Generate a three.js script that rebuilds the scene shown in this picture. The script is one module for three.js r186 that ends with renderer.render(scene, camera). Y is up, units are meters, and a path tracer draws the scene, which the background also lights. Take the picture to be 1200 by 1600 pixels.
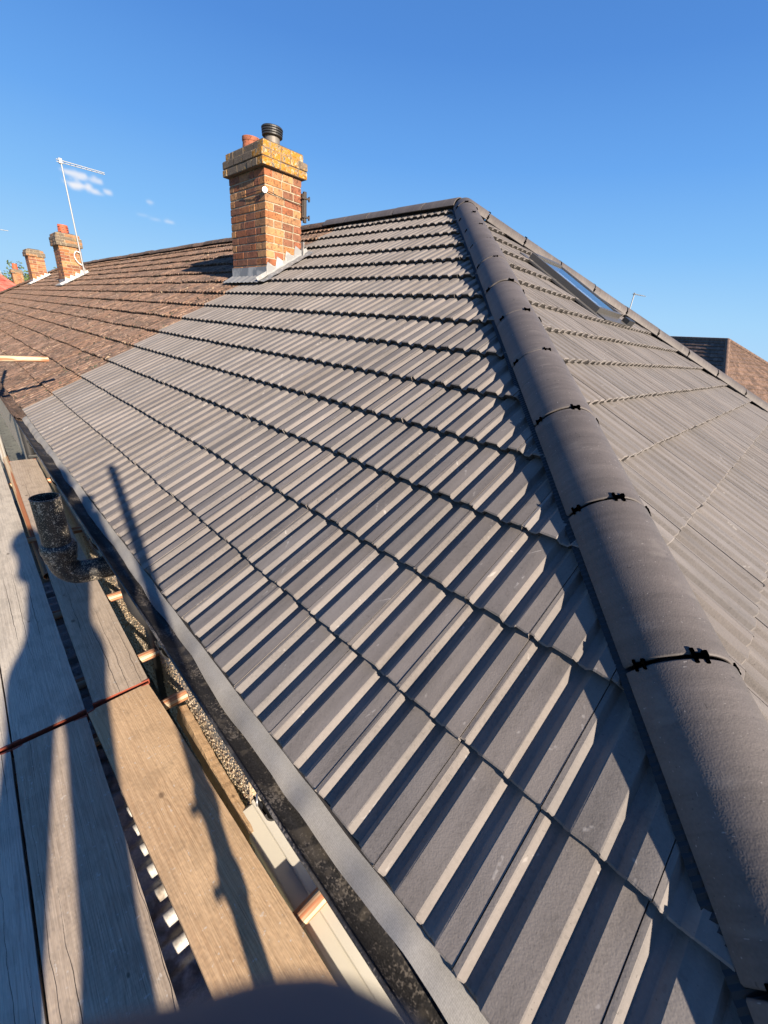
import * as THREE from 'three';
import { mergeGeometries, mergeVertices } from 'three/addons/utils/BufferGeometryUtils.js';
import { RoundedBoxGeometry } from 'three/addons/geometries/RoundedBoxGeometry.js';
import { MarchingCubes } from 'three/addons/objects/MarchingCubes.js';

// ------------------------------------------------------------------ camera, sky, sun, exposure
// World: x = across the eaves towards the ridge (V), y up, z = minus the distance along the eaves (U). Origin: tile edge at the eaves.
const T = (V, Y, U) => new THREE.Vector3(V, Y, -U);
const scene = new THREE.Scene();
const camPos = T(-0.3734, 0.9988, -0.8795);
const camRight = T(0.706277, 0.089779, -0.70222), camUp = T(0.227596, 0.910471, 0.345314), camFwd = T(0.670353, -0.40371, 0.622611);
const camera = new THREE.PerspectiveCamera(103.52, 768 / 1024, 0.004, 1500);
camera.position.copy(camPos); camera.up.copy(camUp); camera.lookAt(camPos.clone().add(camFwd));
camera.focus = 2.2; camera.userData.fStop = 16;
camera.updateMatrixWorld(); camera.updateProjectionMatrix();

const EXPOSURE = 2.45;
const renderer = new THREE.WebGLRenderer({ antialias: true });
renderer.toneMapping = THREE.LinearToneMapping;
renderer.toneMappingExposure = EXPOSURE;
renderer.shadowMap.enabled = true;

const SUN_EL = 20.8 * Math.PI / 180, SUN_AZ = 8.3 * Math.PI / 180;       // low evening sun behind the camera
const toSun = T(-Math.sin(SUN_AZ) * Math.cos(SUN_EL), Math.sin(SUN_EL), -Math.cos(SUN_AZ) * Math.cos(SUN_EL));
const sun = new THREE.DirectionalLight(new THREE.Color().setRGB(1, 0.86, 0.69), 5);
sun.position.copy(toSun).multiplyScalar(40); sun.castShadow = true; sun.shadow.radius = 1.2; sun.shadow.mapSize.set(4096, 4096);
Object.assign(sun.shadow.camera, { left: -26, right: 26, top: 20, bottom: -20, near: 1, far: 120 });
scene.add(sun); scene.add(sun.target);

// ------------------------------------------------------------------ noise
function rng(seed) { let s = seed >>> 0; return () => { s = (s + 0x6D2B79F5) >>> 0; let t = s; t = Math.imul(t ^ (t >>> 15), t | 1); t ^= t + Math.imul(t ^ (t >>> 7), t | 61); return ((t ^ (t >>> 14)) >>> 0) / 4294967296; }; }
const R = rng(20240611);
const rr = (a, b) => a + (b - a) * R();
function hash(x, y, s) { let h = Math.imul(x, 374761393) + Math.imul(y, 668265263) + Math.imul(s, 1274126177); h = Math.imul(h ^ (h >>> 13), 1274126177); return ((h ^ (h >>> 16)) >>> 0) / 4294967296; }
const sm = t => t * t * (3 - 2 * t), lerp = (a, b, t) => a + (b - a) * t, clamp = (x, a = 0, b = 1) => Math.min(b, Math.max(a, x)), step = (a, b, x) => sm(clamp((x - a) / (b - a)));
function vnoise(u, v, nx, ny, s) {                                       // periodic value noise on an nx by ny lattice over u, v in 0..1
  const x = u * nx, y = v * ny, xi = Math.floor(x), yi = Math.floor(y), fx = sm(x - xi), fy = sm(y - yi);
  const w = (a, n) => ((a % n) + n) % n, h = (i, j) => hash(w(i, nx), w(j, ny), s);
  return lerp(lerp(h(xi, yi), h(xi + 1, yi), fx), lerp(h(xi, yi + 1), h(xi + 1, yi + 1), fx), fy);
}
function fbm(u, v, nx, ny, s, oct = 4) { let a = 0, t = 0, g = 1; for (let i = 0; i < oct; i++) { a += g * vnoise(u, v, nx << i, ny << i, s + i); t += g; g *= 0.55; } return a / t; }

// sky: clear blue evening air, paler low down, with a few small cloud wisps
{
  const w = 2048, h = 1024, d = new Float32Array(w * h * 4);
  const stops = [[-90, 0.30, 0.36, 0.42], [-4, 0.40, 0.55, 0.72], [0, 0.45, 0.71, 0.96], [4, 0.38, 0.67, 0.97], [10, 0.24, 0.535, 0.95], [17, 0.145, 0.395, 0.87], [25, 0.092, 0.278, 0.72], [35, 0.066, 0.205, 0.57], [55, 0.038, 0.12, 0.37], [90, 0.03, 0.09, 0.29]];
  const wisps = [[12.6, 11.1, 1.25, 0.30, 0.85], [14.0, 10.95, 0.55, 0.28, 0.7], [12.55, 10.25, 1.25, 0.42, 1], [13.5, 10.05, 0.9, 0.26, 0.8], [14.85, 10.2, 0.55, 0.2, 0.7], [18.6, 10.1, 0.35, 0.15, 0.5], [20.1, 8.75, 0.6, 0.16, 0.55], [18.8, 8.75, 0.8, 0.15, 0.3], [17.6, 8.9, 0.5, 0.14, 0.2]];
  for (let j = 0; j < h; j++) {
    const el = ((j + 0.5) / h - 0.5) * 180;
    let k = 0; while (k < stops.length - 2 && stops[k + 1][0] < el) k++;
    const A = stops[k], B = stops[k + 1], t = clamp((el - A[0]) / (B[0] - A[0]));
    for (let i = 0; i < w; i++) {
      const th = ((i + 0.5) / w - 0.5) * 2 * Math.PI, az = Math.atan2(Math.cos(th), -Math.sin(th)) * 180 / Math.PI;   // th = atan2(z, x); az measured from U towards V
      let r = lerp(A[1], B[1], t), g = lerp(A[2], B[2], t), b = lerp(A[3], B[3], t);
      if (el > 6 && el < 14 && az > 5 && az < 26) {
        let c = 0;
        for (const [ca, ce, ra, re, al] of wisps) {
          const n = vnoise(az / 40, el / 40, 80, 130, 5) * 0.9 + vnoise(az / 40, el / 40, 160, 260, 9) * 0.5 - 0.7;
          const q = Math.hypot((az - ca) / ra, (el - ce + (az - ca) * 0.06) / re) + n * 0.8;
          c = Math.max(c, al * step(1.0, 0.5, q));
        }
        r = lerp(r, 0.90, c); g = lerp(g, 0.91, c); b = lerp(b, 0.96, c);
      }
      const o = (j * w + i) * 4; d[o] = r / EXPOSURE; d[o + 1] = g / EXPOSURE; d[o + 2] = b / EXPOSURE; d[o + 3] = 1;
    }
  }
  const sky = new THREE.DataTexture(d, w, h, THREE.RGBAFormat, THREE.FloatType);
  sky.mapping = THREE.EquirectangularReflectionMapping; sky.magFilter = sky.minFilter = THREE.LinearFilter; sky.needsUpdate = true;
  scene.background = sky; scene.environment = sky;
}

// ------------------------------------------------------------------ textures
const s8 = x => Math.round(255 * (x <= 0.0031308 ? 12.92 * Math.max(0, x) : 1.055 * Math.pow(Math.min(1, x), 1 / 2.4) - 0.055));
function tex(w, h, fn, srgb = true) {
  const d = new Uint8Array(w * h * 4);
  for (let j = 0; j < h; j++) for (let i = 0; i < w; i++) {
    const c = fn((i + 0.5) / w, (j + 0.5) / h), o = (j * w + i) * 4;
    if (srgb) { d[o] = s8(c[0]); d[o + 1] = s8(c[1]); d[o + 2] = s8(c[2]); } else d[o] = d[o + 1] = d[o + 2] = Math.round(255 * clamp(c));
    d[o + 3] = 255;
  }
  const t = new THREE.DataTexture(d, w, h); t.wrapS = t.wrapT = THREE.RepeatWrapping; t.magFilter = THREE.LinearFilter; t.minFilter = THREE.LinearMipmapLinearFilter; t.generateMipmaps = true;
  if (srgb) t.colorSpace = THREE.SRGBColorSpace; t.needsUpdate = true; return t;
}
const mul = (c, k) => [c[0] * k, c[1] * k, c[2] * k], mix3 = (a, b, t) => [lerp(a[0], b[0], t), lerp(a[1], b[1], t), lerp(a[2], b[2], t)];
const scuffs = []; { const q = rng(77); for (let i = 0; i < 56; i++) scuffs.push([q(), q(), (q() - 0.5) * 1.4, 0.01 + q() * 0.05, 0.0012 + q() * 0.004, 0.25 + q() * 0.6]); }
const tileMap = tex(1024, 1024, (u, v) => {                              // new concrete tile, one metre: sandy grain, cloudy bloom, handling scuffs
  const g = vnoise(u, v, 420, 420, 3) * 0.5 + vnoise(u, v, 210, 210, 4) * 0.5, c = fbm(u, v, 7, 5, 11, 5), st = fbm(u, v, 34, 4, 15, 3);
  let k = 0.81 + 0.17 * g + 0.34 * (c - 0.5) + 0.42 * (st - 0.5);
  if (vnoise(u, v, 300, 300, 8) > 0.972) k *= 1.25;
  if (vnoise(u, v, 330, 330, 18) > 0.965) k *= 0.55;
  if (st < 0.44 && vnoise(u, v, 210, 150, 19) > 0.78) k *= 0.87;
  let col = mul([0.166, 0.149, 0.140], k);
  for (const [x, y, an, L, W, al] of scuffs) {
    let dx = u - x, dy = v - y; dx -= Math.round(dx); dy -= Math.round(dy);
    if (Math.abs(dx) > 0.08 || Math.abs(dy) > 0.08) continue;
    const p = dx * Math.sin(an) + dy * Math.cos(an), s = dx * Math.cos(an) - dy * Math.sin(an);
    const m = step(1, 0.4, Math.hypot(p / L, s / W)) * step(0.45, 0.8, vnoise(u, v, 160, 160, 31)) * al;
    if (m > 0) col = mix3(col, [0.32, 0.30, 0.285], m);
  }
  return col;
});
const tileBump = tex(1024, 1024, (u, v) => vnoise(u, v, 512, 512, 3), false);
const capMap = tex(1024, 1024, (u, v) => {                               // hip and ridge tiles: darker, with wiped bands across
  const g = vnoise(u, v, 300, 300, 5), c = fbm(u, v, 6, 6, 21, 5), w = fbm(u, v, 5, 70, 23, 3);
  let k = 0.78 + 0.15 * g + 0.36 * (c - 0.5) + 0.34 * (w - 0.5);
  let col = mul([0.112, 0.098, 0.094], k);
  if (vnoise(u, v, 190, 190, 27) > 0.962) col = mix3(col, [0.34, 0.32, 0.31], 0.6);
  if (vnoise(u, v, 140, 140, 29) > 0.97) col = mul(col, 0.5);
  const p = fbm(u, v, 9, 26, 33, 4); col = mix3(col, [0.22, 0.20, 0.185], step(0.62, 0.82, p) * 0.22);
  return col;
});
const oldMap = tex(1024, 1024, (u, v) => {                               // weathered brown tile with lichen
  const g = vnoise(u, v, 260, 260, 6), c = fbm(u, v, 8, 8, 51, 5), l = fbm(u, v, 46, 20, 55, 3), p = fbm(u, v, 60, 28, 57, 3);
  let col = mul([0.215, 0.132, 0.094], 0.55 + 0.55 * g + 0.9 * (c - 0.5));
  col = mix3(col, [0.045, 0.033, 0.026], step(0.53, 0.68, l) * 0.7);
  col = mix3(col, [0.40, 0.29, 0.21], step(0.60, 0.76, p) * 0.5);
  return col;
});
const brickMap = tex(512, 512, (u, v) => {
  const g = vnoise(u, v, 130, 130, 7), c = fbm(u, v, 8, 8, 61, 5), p = fbm(u, v, 30, 30, 63, 3);
  let k = 0.70 + 0.35 * g + 0.8 * (c - 0.5); if (p > 0.68) k *= 0.5;
  return mix3(mul([1, 1, 1], k), [0.42, 0.42, 0.42], step(0.62, 0.8, fbm(u, v, 12, 12, 67, 4)) * 0.6);
});
const lichenMap = tex(512, 512, (u, v) => {                              // corbel bricks crusted with orange lichen
  const g = vnoise(u, v, 150, 150, 7), c = fbm(u, v, 11, 11, 71, 4), p = fbm(u, v, 26, 26, 73, 3), d = fbm(u, v, 40, 40, 75, 2);
  let col = mul([0.20, 0.165, 0.115], 0.6 + 0.7 * g);
  col = mix3(col, mul([0.40, 0.178, 0.014], 0.55 + 0.65 * g), step(0.37, 0.49, c * 0.6 + p * 0.4));
  col = mix3(col, [0.36, 0.33, 0.25], step(0.6, 0.7, p) * 0.7);
  return d > 0.70 ? mul(col, 0.45) : col;
});
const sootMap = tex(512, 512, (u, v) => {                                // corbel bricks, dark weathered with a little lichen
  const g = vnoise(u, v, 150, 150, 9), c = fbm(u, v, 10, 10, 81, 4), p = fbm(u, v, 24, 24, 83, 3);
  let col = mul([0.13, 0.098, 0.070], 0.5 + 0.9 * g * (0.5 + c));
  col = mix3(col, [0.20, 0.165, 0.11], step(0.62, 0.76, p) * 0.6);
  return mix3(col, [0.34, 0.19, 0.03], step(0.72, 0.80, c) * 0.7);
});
const cracks = []; { const q = rng(91); for (let i = 0; i < 5; i++) cracks.push([q(), q(), 0.1 + q() * 0.35, (q() - 0.5) * 0.06, 0.5 + q()]); }
function woodTex(base, dark, seed, weather, saw) {                       // u across a board (0.25 m), v along it (2 m)
  const knots = []; const q = rng(seed); for (let i = 0; i < 3; i++) knots.push([q(), q(), 0.010 + q() * 0.018]);
  return tex(512, 2048, (u, v) => {
    let du = 0; for (const [x, y, r] of knots) { const dy = (v - y - Math.round(v - y)) * 8, dx = u - x - Math.round(u - x), dd = Math.hypot(dx, dy * 0.7); du += Math.sign(dx) * 0.05 * Math.exp(-dd * dd / 0.01); }
    const w = u + 0.05 * (fbm(u, v, 3, 6, seed, 3) - 0.5) + du;
    const ring = 0.5 + 0.5 * Math.sin(w * 95 + 6 * fbm(u, v, 3, 5, seed + 2, 3)), fine = vnoise(((w % 1) + 1) % 1, v, 180, 22, seed + 4), fib = vnoise(((w % 1) + 1) % 1, v, 240, 60, seed + 5);
    const gr = vnoise(u, v, 300, 70, seed + 6) * 0.7 + fbm(u, v, 40, 60, seed + 8, 3) * 0.3, cl = fbm(u, v, 4, 10, seed + 7, 4);
    let col = mix3(base, dark, clamp(0.30 * ring * (0.4 + cl) + 0.38 * (fine - 0.35) + 0.2 * (fib - 0.5) + 0.6 * (cl - 0.45)));
    col = mul(col, 0.82 + 0.36 * gr); { const sp = fbm(u, v, 26, 200, seed + 14, 3), di = fbm(u, v, 6, 30, seed + 15, 4); col = mix3(col, [0.56, 0.53, 0.48], step(0.76, 0.82, sp) * 0.5); col = mul(col, 1 - 0.13 * step(0.50, 0.68, di)); }
    if (saw) { const m = Math.sin(v * 2 * Math.PI * 150 + 5 * fbm(u, v, 2, 6, seed + 12, 2)) * step(0.60, 0.70, fbm(u, v, 3, 4, seed + 11, 2)); col = mul(col, 1 - 0.07 * Math.max(0, m)); }
    for (const [x, y, r] of knots) { const dy = (v - y - Math.round(v - y)) * 8, dx = u - x - Math.round(u - x), dd = Math.hypot(dx, dy * 0.7); if (dd < r * 2) col = mix3(col, mul(dark, 0.45), step(r * 2, r * 0.7, dd) * 0.85); }
    if (weather) for (const [x, y, L, sl, wd] of cracks) { let dv = v - y; dv -= Math.round(dv); if (Math.abs(dv) > L) continue; const cx = x + sl * dv * 4 + 0.045 * (fbm(0.5, v, 4, 20, seed + 9, 3) - 0.5); const dd = Math.abs(u - cx); const ww = 0.006 * wd * (1 - Math.abs(dv) / L); if (dd < ww) col = mix3(col, [0.02, 0.016, 0.013], step(ww, ww * 0.4, dd)); }
    return col;
  });
}
const woodGrey = woodTex([0.54, 0.48, 0.39], [0.36, 0.31, 0.25], 101, true, false);
const woodBrown = woodTex([0.44, 0.355, 0.27], [0.27, 0.205, 0.15], 131, true, true);
const woodTan = woodTex([0.53, 0.365, 0.215], [0.35, 0.215, 0.115], 161, false, true);
const woodBump = tex(256, 1024, (u, v) => 0.6 * vnoise(u, v, 120, 12, 3) + 0.4 * vnoise(u, v, 60, 200, 5), false);
const feltMap = tex(512, 512, (u, v) => {
  const wv = 0.5 + 0.25 * Math.sin(u * 2 * Math.PI * 128) + 0.25 * Math.sin(v * 2 * Math.PI * 128), n = vnoise(u, v, 256, 256, 8), c = fbm(u, v, 6, 6, 12, 3);
  return mul([0.27, 0.26, 0.245], 0.70 + 0.22 * wv + 0.25 * n + 0.3 * (c - 0.5));
});
const gritMap = tex(1024, 1024, (u, v) => {                              // old black gutter with grit and cement dust
  const n = vnoise(u, v, 340, 340, 4), m = vnoise(u, v, 170, 170, 5), c = fbm(u, v, 10, 5, 14, 4), b = fbm(u, v, 26, 18, 16, 3);
  let col = mul([0.020, 0.019, 0.019], 0.6 + n);
  col = mix3(col, [0.17, 0.15, 0.13], step(0.72, 1.0, m * 0.4 + n * 0.25 + c * 0.65 + 0.1 * b) * 0.9);
  return mix3(col, [0.14, 0.12, 0.095], step(0.54, 0.70, b) * 0.3);
});
const pipeMap = tex(512, 512, (u, v) => {                                // black pipe splashed with cement
  const n = vnoise(u, v, 130, 110, 4), c = fbm(u, v, 4, 3, 24, 4), q = vnoise(u, v, 70, 60, 7);
  let col = mul([0.016, 0.016, 0.017], 0.7 + 0.8 * n);
  return mix3(col, [0.46, 0.40, 0.31], step(0.66, 0.76, 0.45 * n + 0.25 * q + 0.42 * c) * 0.95);
});
const leadMap = tex(512, 512, (u, v) => { const c = fbm(u, v, 9, 9, 44, 4), s = fbm(u, v, 5, 40, 45, 3); return mix3([0.20, 0.205, 0.21], [0.44, 0.425, 0.40], clamp(step(0.42, 0.62, c) * 0.8 + 0.4 * (s - 0.5))); });
const galvMap = tex(512, 512, (u, v) => { const c = fbm(u, v, 12, 12, 47, 4), g = vnoise(u, v, 200, 200, 48); return mul(mix3([0.40, 0.39, 0.37], [0.20, 0.17, 0.14], step(0.5, 0.7, c)), 0.75 + 0.4 * g); });
const tubeMap = tex(256, 512, (u, v) => { const c = fbm(u, v, 5, 9, 37, 4), g = vnoise(u, v, 90, 160, 38); return mix3(mul([0.50, 0.40, 0.27], 0.75 + 0.4 * g), [0.33, 0.13, 0.06], step(0.50, 0.58, c)); });
const renderMap = tex(512, 512, (u, v) => { const g = vnoise(u, v, 90, 90, 58), c = fbm(u, v, 5, 5, 59, 3); return mul([0.42, 0.36, 0.27], 0.55 + 0.6 * g + 0.3 * (c - 0.5)); });
const grassMap = tex(512, 512, (u, v) => { const g = vnoise(u, v, 120, 120, 68), c = fbm(u, v, 7, 7, 69, 4); return mul(mix3([0.06, 0.09, 0.03], [0.13, 0.12, 0.06], step(0.45, 0.65, c)), 0.6 + 0.7 * g); });

const std = (o) => new THREE.MeshStandardMaterial({ roughness: 0.85, metalness: 0, side: THREE.DoubleSide, ...o });
const rgb = (r, g, b) => new THREE.Color().setRGB(r, g, b);
const M = {
  tile: new THREE.MeshPhysicalMaterial({ map: tileMap, bumpMap: tileBump, bumpScale: 0.00028, vertexColors: true, roughness: 0.85, side: THREE.DoubleSide, sheen: 0.38, sheenRoughness: 0.7, sheenColor: rgb(0.52, 0.48, 0.46) }),
  cap: std({ map: capMap, bumpMap: tileBump, bumpScale: 0.0003, roughness: 0.66, vertexColors: true }),
  old: std({ map: oldMap, bumpMap: tileBump, bumpScale: 0.004, vertexColors: true, roughness: 0.95 }),
  underlay: std({ color: rgb(0.03, 0.03, 0.032) }),
  blackPlastic: std({ color: rgb(0.022, 0.022, 0.023), roughness: 0.5 }),
  hipRoll: std({ color: rgb(0.010, 0.010, 0.011), roughness: 0.45 }),
  felt: std({ map: feltMap, bumpMap: feltMap, bumpScale: 0.0008, roughness: 0.9 }),
  gutter: std({ map: gritMap, bumpMap: gritMap, bumpScale: 0.001, roughness: 0.55 }),
  pipe: std({ map: pipeMap, bumpMap: pipeMap, bumpScale: 0.0012, roughness: 0.45 }),
  lead: std({ map: leadMap, roughness: 0.6 }),
  whiteLead: std({ color: rgb(0.50, 0.485, 0.46), map: null, roughness: 0.7 }),
  galv: std({ map: galvMap, roughness: 0.45, metalness: 0.25 }),
  steel: std({ color: rgb(0.33, 0.33, 0.33), roughness: 0.45, metalness: 0.7 }),
  dullSteel: std({ color: rgb(0.16, 0.145, 0.13), roughness: 0.6, metalness: 0.3 }),
  darkSteel: std({ color: rgb(0.055, 0.045, 0.04), roughness: 0.6, metalness: 0.4 }),
  tube: std({ map: tubeMap, roughness: 0.7 }),
  orange: std({ color: rgb(0.55, 0.13, 0.025), roughness: 0.6 }),
  redBand: std({ color: rgb(0.22, 0.045, 0.022), roughness: 0.7 }),
  pebbleWall: std({ map: renderMap, bumpMap: renderMap, bumpScale: 0.006 }),
  pebble: std({ color: rgb(1, 1, 1), roughness: 0.9 }),
  upvc: std({ color: rgb(0.78, 0.78, 0.77), roughness: 0.35 }),
  cream: std({ color: rgb(0.58, 0.55, 0.47), roughness: 0.6 }),
  glass: new THREE.MeshPhysicalMaterial({ color: rgb(0.9, 0.95, 1), transmission: 1, thickness: 0, roughness: 0.02, ior: 1.5, side: THREE.DoubleSide }),
  pale_backing: std({ color: rgb(0.21, 0.25, 0.31), roughness: 0.8 }),
  room: std({ color: rgb(0.55, 0.52, 0.46) }),
  frameGrey: std({ color: rgb(0.10, 0.095, 0.09), roughness: 0.45, metalness: 0.3 }),
  mortar: std({ map: brickMap, color: rgb(0.36, 0.30, 0.21), bumpMap: brickMap, bumpScale: 0.003 }),
  flaunch: std({ map: lichenMap, bumpMap: lichenMap, bumpScale: 0.006 }),
  lichen: std({ map: lichenMap, bumpMap: lichenMap, bumpScale: 0.006 }),
  soot: std({ map: sootMap, bumpMap: sootMap, bumpScale: 0.005 }),
  terracotta: std({ map: brickMap, color: rgb(0.30, 0.10, 0.055) }),
  redPot: std({ color: rgb(0.50, 0.09, 0.035), roughness: 0.7 }),
  white: std({ color: rgb(0.75, 0.75, 0.75), roughness: 0.5 }),
  alu: std({ color: rgb(0.30, 0.31, 0.32), roughness: 0.5, metalness: 0.3 }),
  bark: std({ color: rgb(0.10, 0.075, 0.05) }),
  leaf: std({ color: rgb(0.075, 0.105, 0.03), vertexColors: true, roughness: 0.8 }),
  redTile: std({ color: rgb(0.40, 0.085, 0.06), map: brickMap }),
  farTile: std({ map: oldMap, vertexColors: true }),
  render: std({ map: renderMap, color: rgb(1, 1, 1) }),
  grass: std({ map: grassMap }),
  greyFelt: std({ color: rgb(0.16, 0.165, 0.14), map: brickMap }),
  woodGrey: std({ map: woodGrey, bumpMap: woodBump, bumpScale: 0.0012 }),
  woodBrown: std({ map: woodBrown, bumpMap: woodBump, bumpScale: 0.0012 }),
  woodTan: std({ map: woodTan, bumpMap: woodBump, bumpScale: 0.0012 }),
};
const brickTones = [[0.40, 0.165, 0.060], [0.34, 0.125, 0.050], [0.46, 0.235, 0.095], [0.30, 0.115, 0.055], [0.44, 0.205, 0.072], [0.38, 0.205, 0.095], [0.26, 0.115, 0.060], [0.50, 0.275, 0.12]].map(c => std({ map: brickMap, color: rgb(c[0] * 0.82, c[1] * 0.76, c[2] * 0.76), bumpMap: brickMap, bumpScale: 0.004 }));

// ------------------------------------------------------------------ building helpers
const taken = {};
function numbered(n) { const k = taken[n] = (taken[n] ?? -1) + 1; return k ? `${n}_${String(k).padStart(3, '0')}` : n; }
function thing(name, label, category, at, group) {
  const g = new THREE.Group(); g.name = numbered(name); g.position.copy(at); g.userData = { label, category }; if (group) g.userData.group = group; scene.add(g); return g;
}
function put(m) { m.castShadow = m.receiveShadow = true; return m; }
function part(parent, name, geo, mat, data) {                            // geo in world coordinates; the part is stored relative to its parent's base
  let off = new THREE.Vector3(); for (let p = parent; p && p !== scene; p = p.parent) off.add(p.position);
  geo.translate(-off.x, -off.y, -off.z);
  const m = put(new THREE.Mesh(geo, mat)); m.name = name; if (data) Object.assign(m.userData, data); parent.add(m); return m;
}
function structure(name, geo, mat) { const m = put(new THREE.Mesh(geo, mat)); m.name = numbered(name); m.userData = { kind: 'structure', label: undefined }; delete m.userData.label; scene.add(m); return m; }
function metricUV(geo, su = 1, sv = 1, ou = 0, ov = 0) {                 // box-mapped uv in metres, the longest axis along v
  if (geo.index) geo = geo.toNonIndexed();
  geo.computeVertexNormals(); geo.computeBoundingBox();
  const p = geo.attributes.position, n = geo.attributes.normal, uv = new Float32Array(p.count * 2), sz = geo.boundingBox.getSize(new THREE.Vector3());
  const order = [0, 1, 2].sort((a, b) => sz.getComponent(b) - sz.getComponent(a));
  for (let i = 0; i < p.count; i += 3) {
    const c = [0, 0, 0]; for (let k = 0; k < 3; k++) { c[0] += Math.abs(n.getX(i + k)); c[1] += Math.abs(n.getY(i + k)); c[2] += Math.abs(n.getZ(i + k)); }
    const ax = c[0] >= c[1] && c[0] >= c[2] ? 0 : c[1] >= c[2] ? 1 : 2, [va, ua] = order.filter(o => o !== ax);
    for (let k = 0; k < 3; k++) { const q = [p.getX(i + k), p.getY(i + k), p.getZ(i + k)]; uv[(i + k) * 2] = q[ua] * su + ou; uv[(i + k) * 2 + 1] = q[va] * sv + ov; }
  }
  geo.setAttribute('uv', new THREE.BufferAttribute(uv, 2)); return geo;
}
function bx(V0, V1, Y0, Y1, U0, U1, bevel = 0.003, su = 1, sv = 1) {     // a box between world limits
  const w = V1 - V0, h = Y1 - Y0, d = U1 - U0;
  let g = new RoundedBoxGeometry(w, h, d, 1, Math.min(bevel, w * 0.45, h * 0.45, d * 0.45));
  g = metricUV(g, su, sv, R(), R()); g.translate((V0 + V1) / 2, (Y0 + Y1) / 2, -(U0 + U1) / 2); return g;
}
function tubeBetween(a, b, r, seg = 20, open = false) {
  const L = a.distanceTo(b), g = new THREE.CylinderGeometry(r, r, L, seg, 1, open); const uv = g.attributes.uv;
  for (let i = 0; i < uv.count; i++) uv.setXY(i, uv.getX(i) * 0.6, uv.getY(i) * L * 2);
  g.applyQuaternion(new THREE.Quaternion().setFromUnitVectors(new THREE.Vector3(0, 1, 0), b.clone().sub(a).normalize())); g.translate(...a.clone().add(b).multiplyScalar(0.5).toArray()); return g;
}
function pipeBetween(a, b, ro, ri, seg = 24) {                           // a hollow tube with its wall thickness
  const L = a.distanceTo(b); const g = new THREE.LatheGeometry([[ri, 0], [ro, 0], [ro, L], [ri, L], [ri, 0]].map(q => new THREE.Vector2(...q)), seg);
  const s = metricFlat(g); s.applyQuaternion(new THREE.Quaternion().setFromUnitVectors(new THREE.Vector3(0, 1, 0), b.clone().sub(a).normalize())); s.translate(a.x, a.y, a.z); return s;
}
function metricFlat(g) { g = g.toNonIndexed(); g.computeVertexNormals(); return g; }
function quads(list, uvs, cols) {                                        // list of quads (4 Vector3 each) to a flat-shaded geometry
  const P = [], U = [], C = [];
  list.forEach((q, i) => { for (const k of [0, 1, 2, 0, 2, 3]) { P.push(q[k].x, q[k].y, q[k].z); const w = uvs ? uvs[i][k] : [0, 0]; U.push(w[0], w[1]); if (cols) C.push(...cols[i]); } });
  const g = new THREE.BufferGeometry(); g.setAttribute('position', new THREE.Float32BufferAttribute(P, 3)); g.setAttribute('uv', new THREE.Float32BufferAttribute(U, 2));
  if (cols) g.setAttribute('color', new THREE.Float32BufferAttribute(C, 3)); g.computeVertexNormals(); return g;
}
function tint(g, c) { const n = g.attributes.position.count, a = new Float32Array(n * 3); for (let i = 0; i < n; i++) a.set(c, i * 3); g.setAttribute('color', new THREE.BufferAttribute(a, 3)); return g; }
function sizeInView(pts) {                                               // rough area that a piece covers in the frame
  let x0 = 9, x1 = -9, y0 = 9, y1 = -9, seen = false;
  for (const p of pts) {
    const q = p.clone().applyMatrix4(camera.matrixWorldInverse); if (q.z > -0.02) return 0; q.applyMatrix4(camera.projectionMatrix);
    if (Math.abs(q.x) < 1.02 && Math.abs(q.y) < 1.02) seen = true; x0 = Math.min(x0, q.x); x1 = Math.max(x1, q.x); y0 = Math.min(y0, q.y); y1 = Math.max(y1, q.y);
  }
  return seen ? (x1 - x0) * (y1 - y0) : 0;
}

// ------------------------------------------------------------------ ground
const GROUND = -5.2;
{ const g = new THREE.PlaneGeometry(1600, 1600, 1, 1); g.rotateX(-Math.PI / 2); const uv = g.attributes.uv; for (let i = 0; i < uv.count; i++) uv.setXY(i, uv.getX(i) * 500, uv.getY(i) * 500); g.translate(0, GROUND, 0); structure('ground', g, M.grass); }

// ------------------------------------------------------------------ the two roofs: interlocking tiles with two flat-topped rolls each
const PITCH = 0.53994, CP = Math.cos(PITCH), SP = Math.sin(PITCH), TP = Math.tan(PITCH);
const LR = 4.544, AV = 3.8976, AY = 2.336, AU = 2.3476, CORNER = AU - AV;    // slope length, apex of the hip, U of the near corner
const GAUGE = 0.3121, G1 = 0.3029, TW = 0.2, TLEN = 0.385, STEP = 0.031, THICK = 0.030, ROLL = 0.0172;
const tailOf = k => k ? G1 + (k - 1) * GAUGE : 0;
const PERIOD = [[0, 1], [0.038, 1], [0.041, 0.87], [0.052, 0.1], [0.055, 0], [0.071, 0], [0.074, 0.1], [0.085, 0.87], [0.088, 1]];
const PROFILE = [...PERIOD, ...PERIOD.slice(1).map(([a, h]) => [a + 0.1, h]), [0.198, 1]];
const PROFILE_REV = PROFILE.map(([a, h]) => [TW - a, h]).reverse();
const faceMain = { P: (a, s, n) => T(s * CP - n * SP, s * SP + n * CP, a), flip: true, prof: PROFILE };
const faceEnd = { P: (a, s, n) => T(a, s * SP + n * CP, CORNER + s * CP - n * SP), flip: false, prof: PROFILE_REV };
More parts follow.
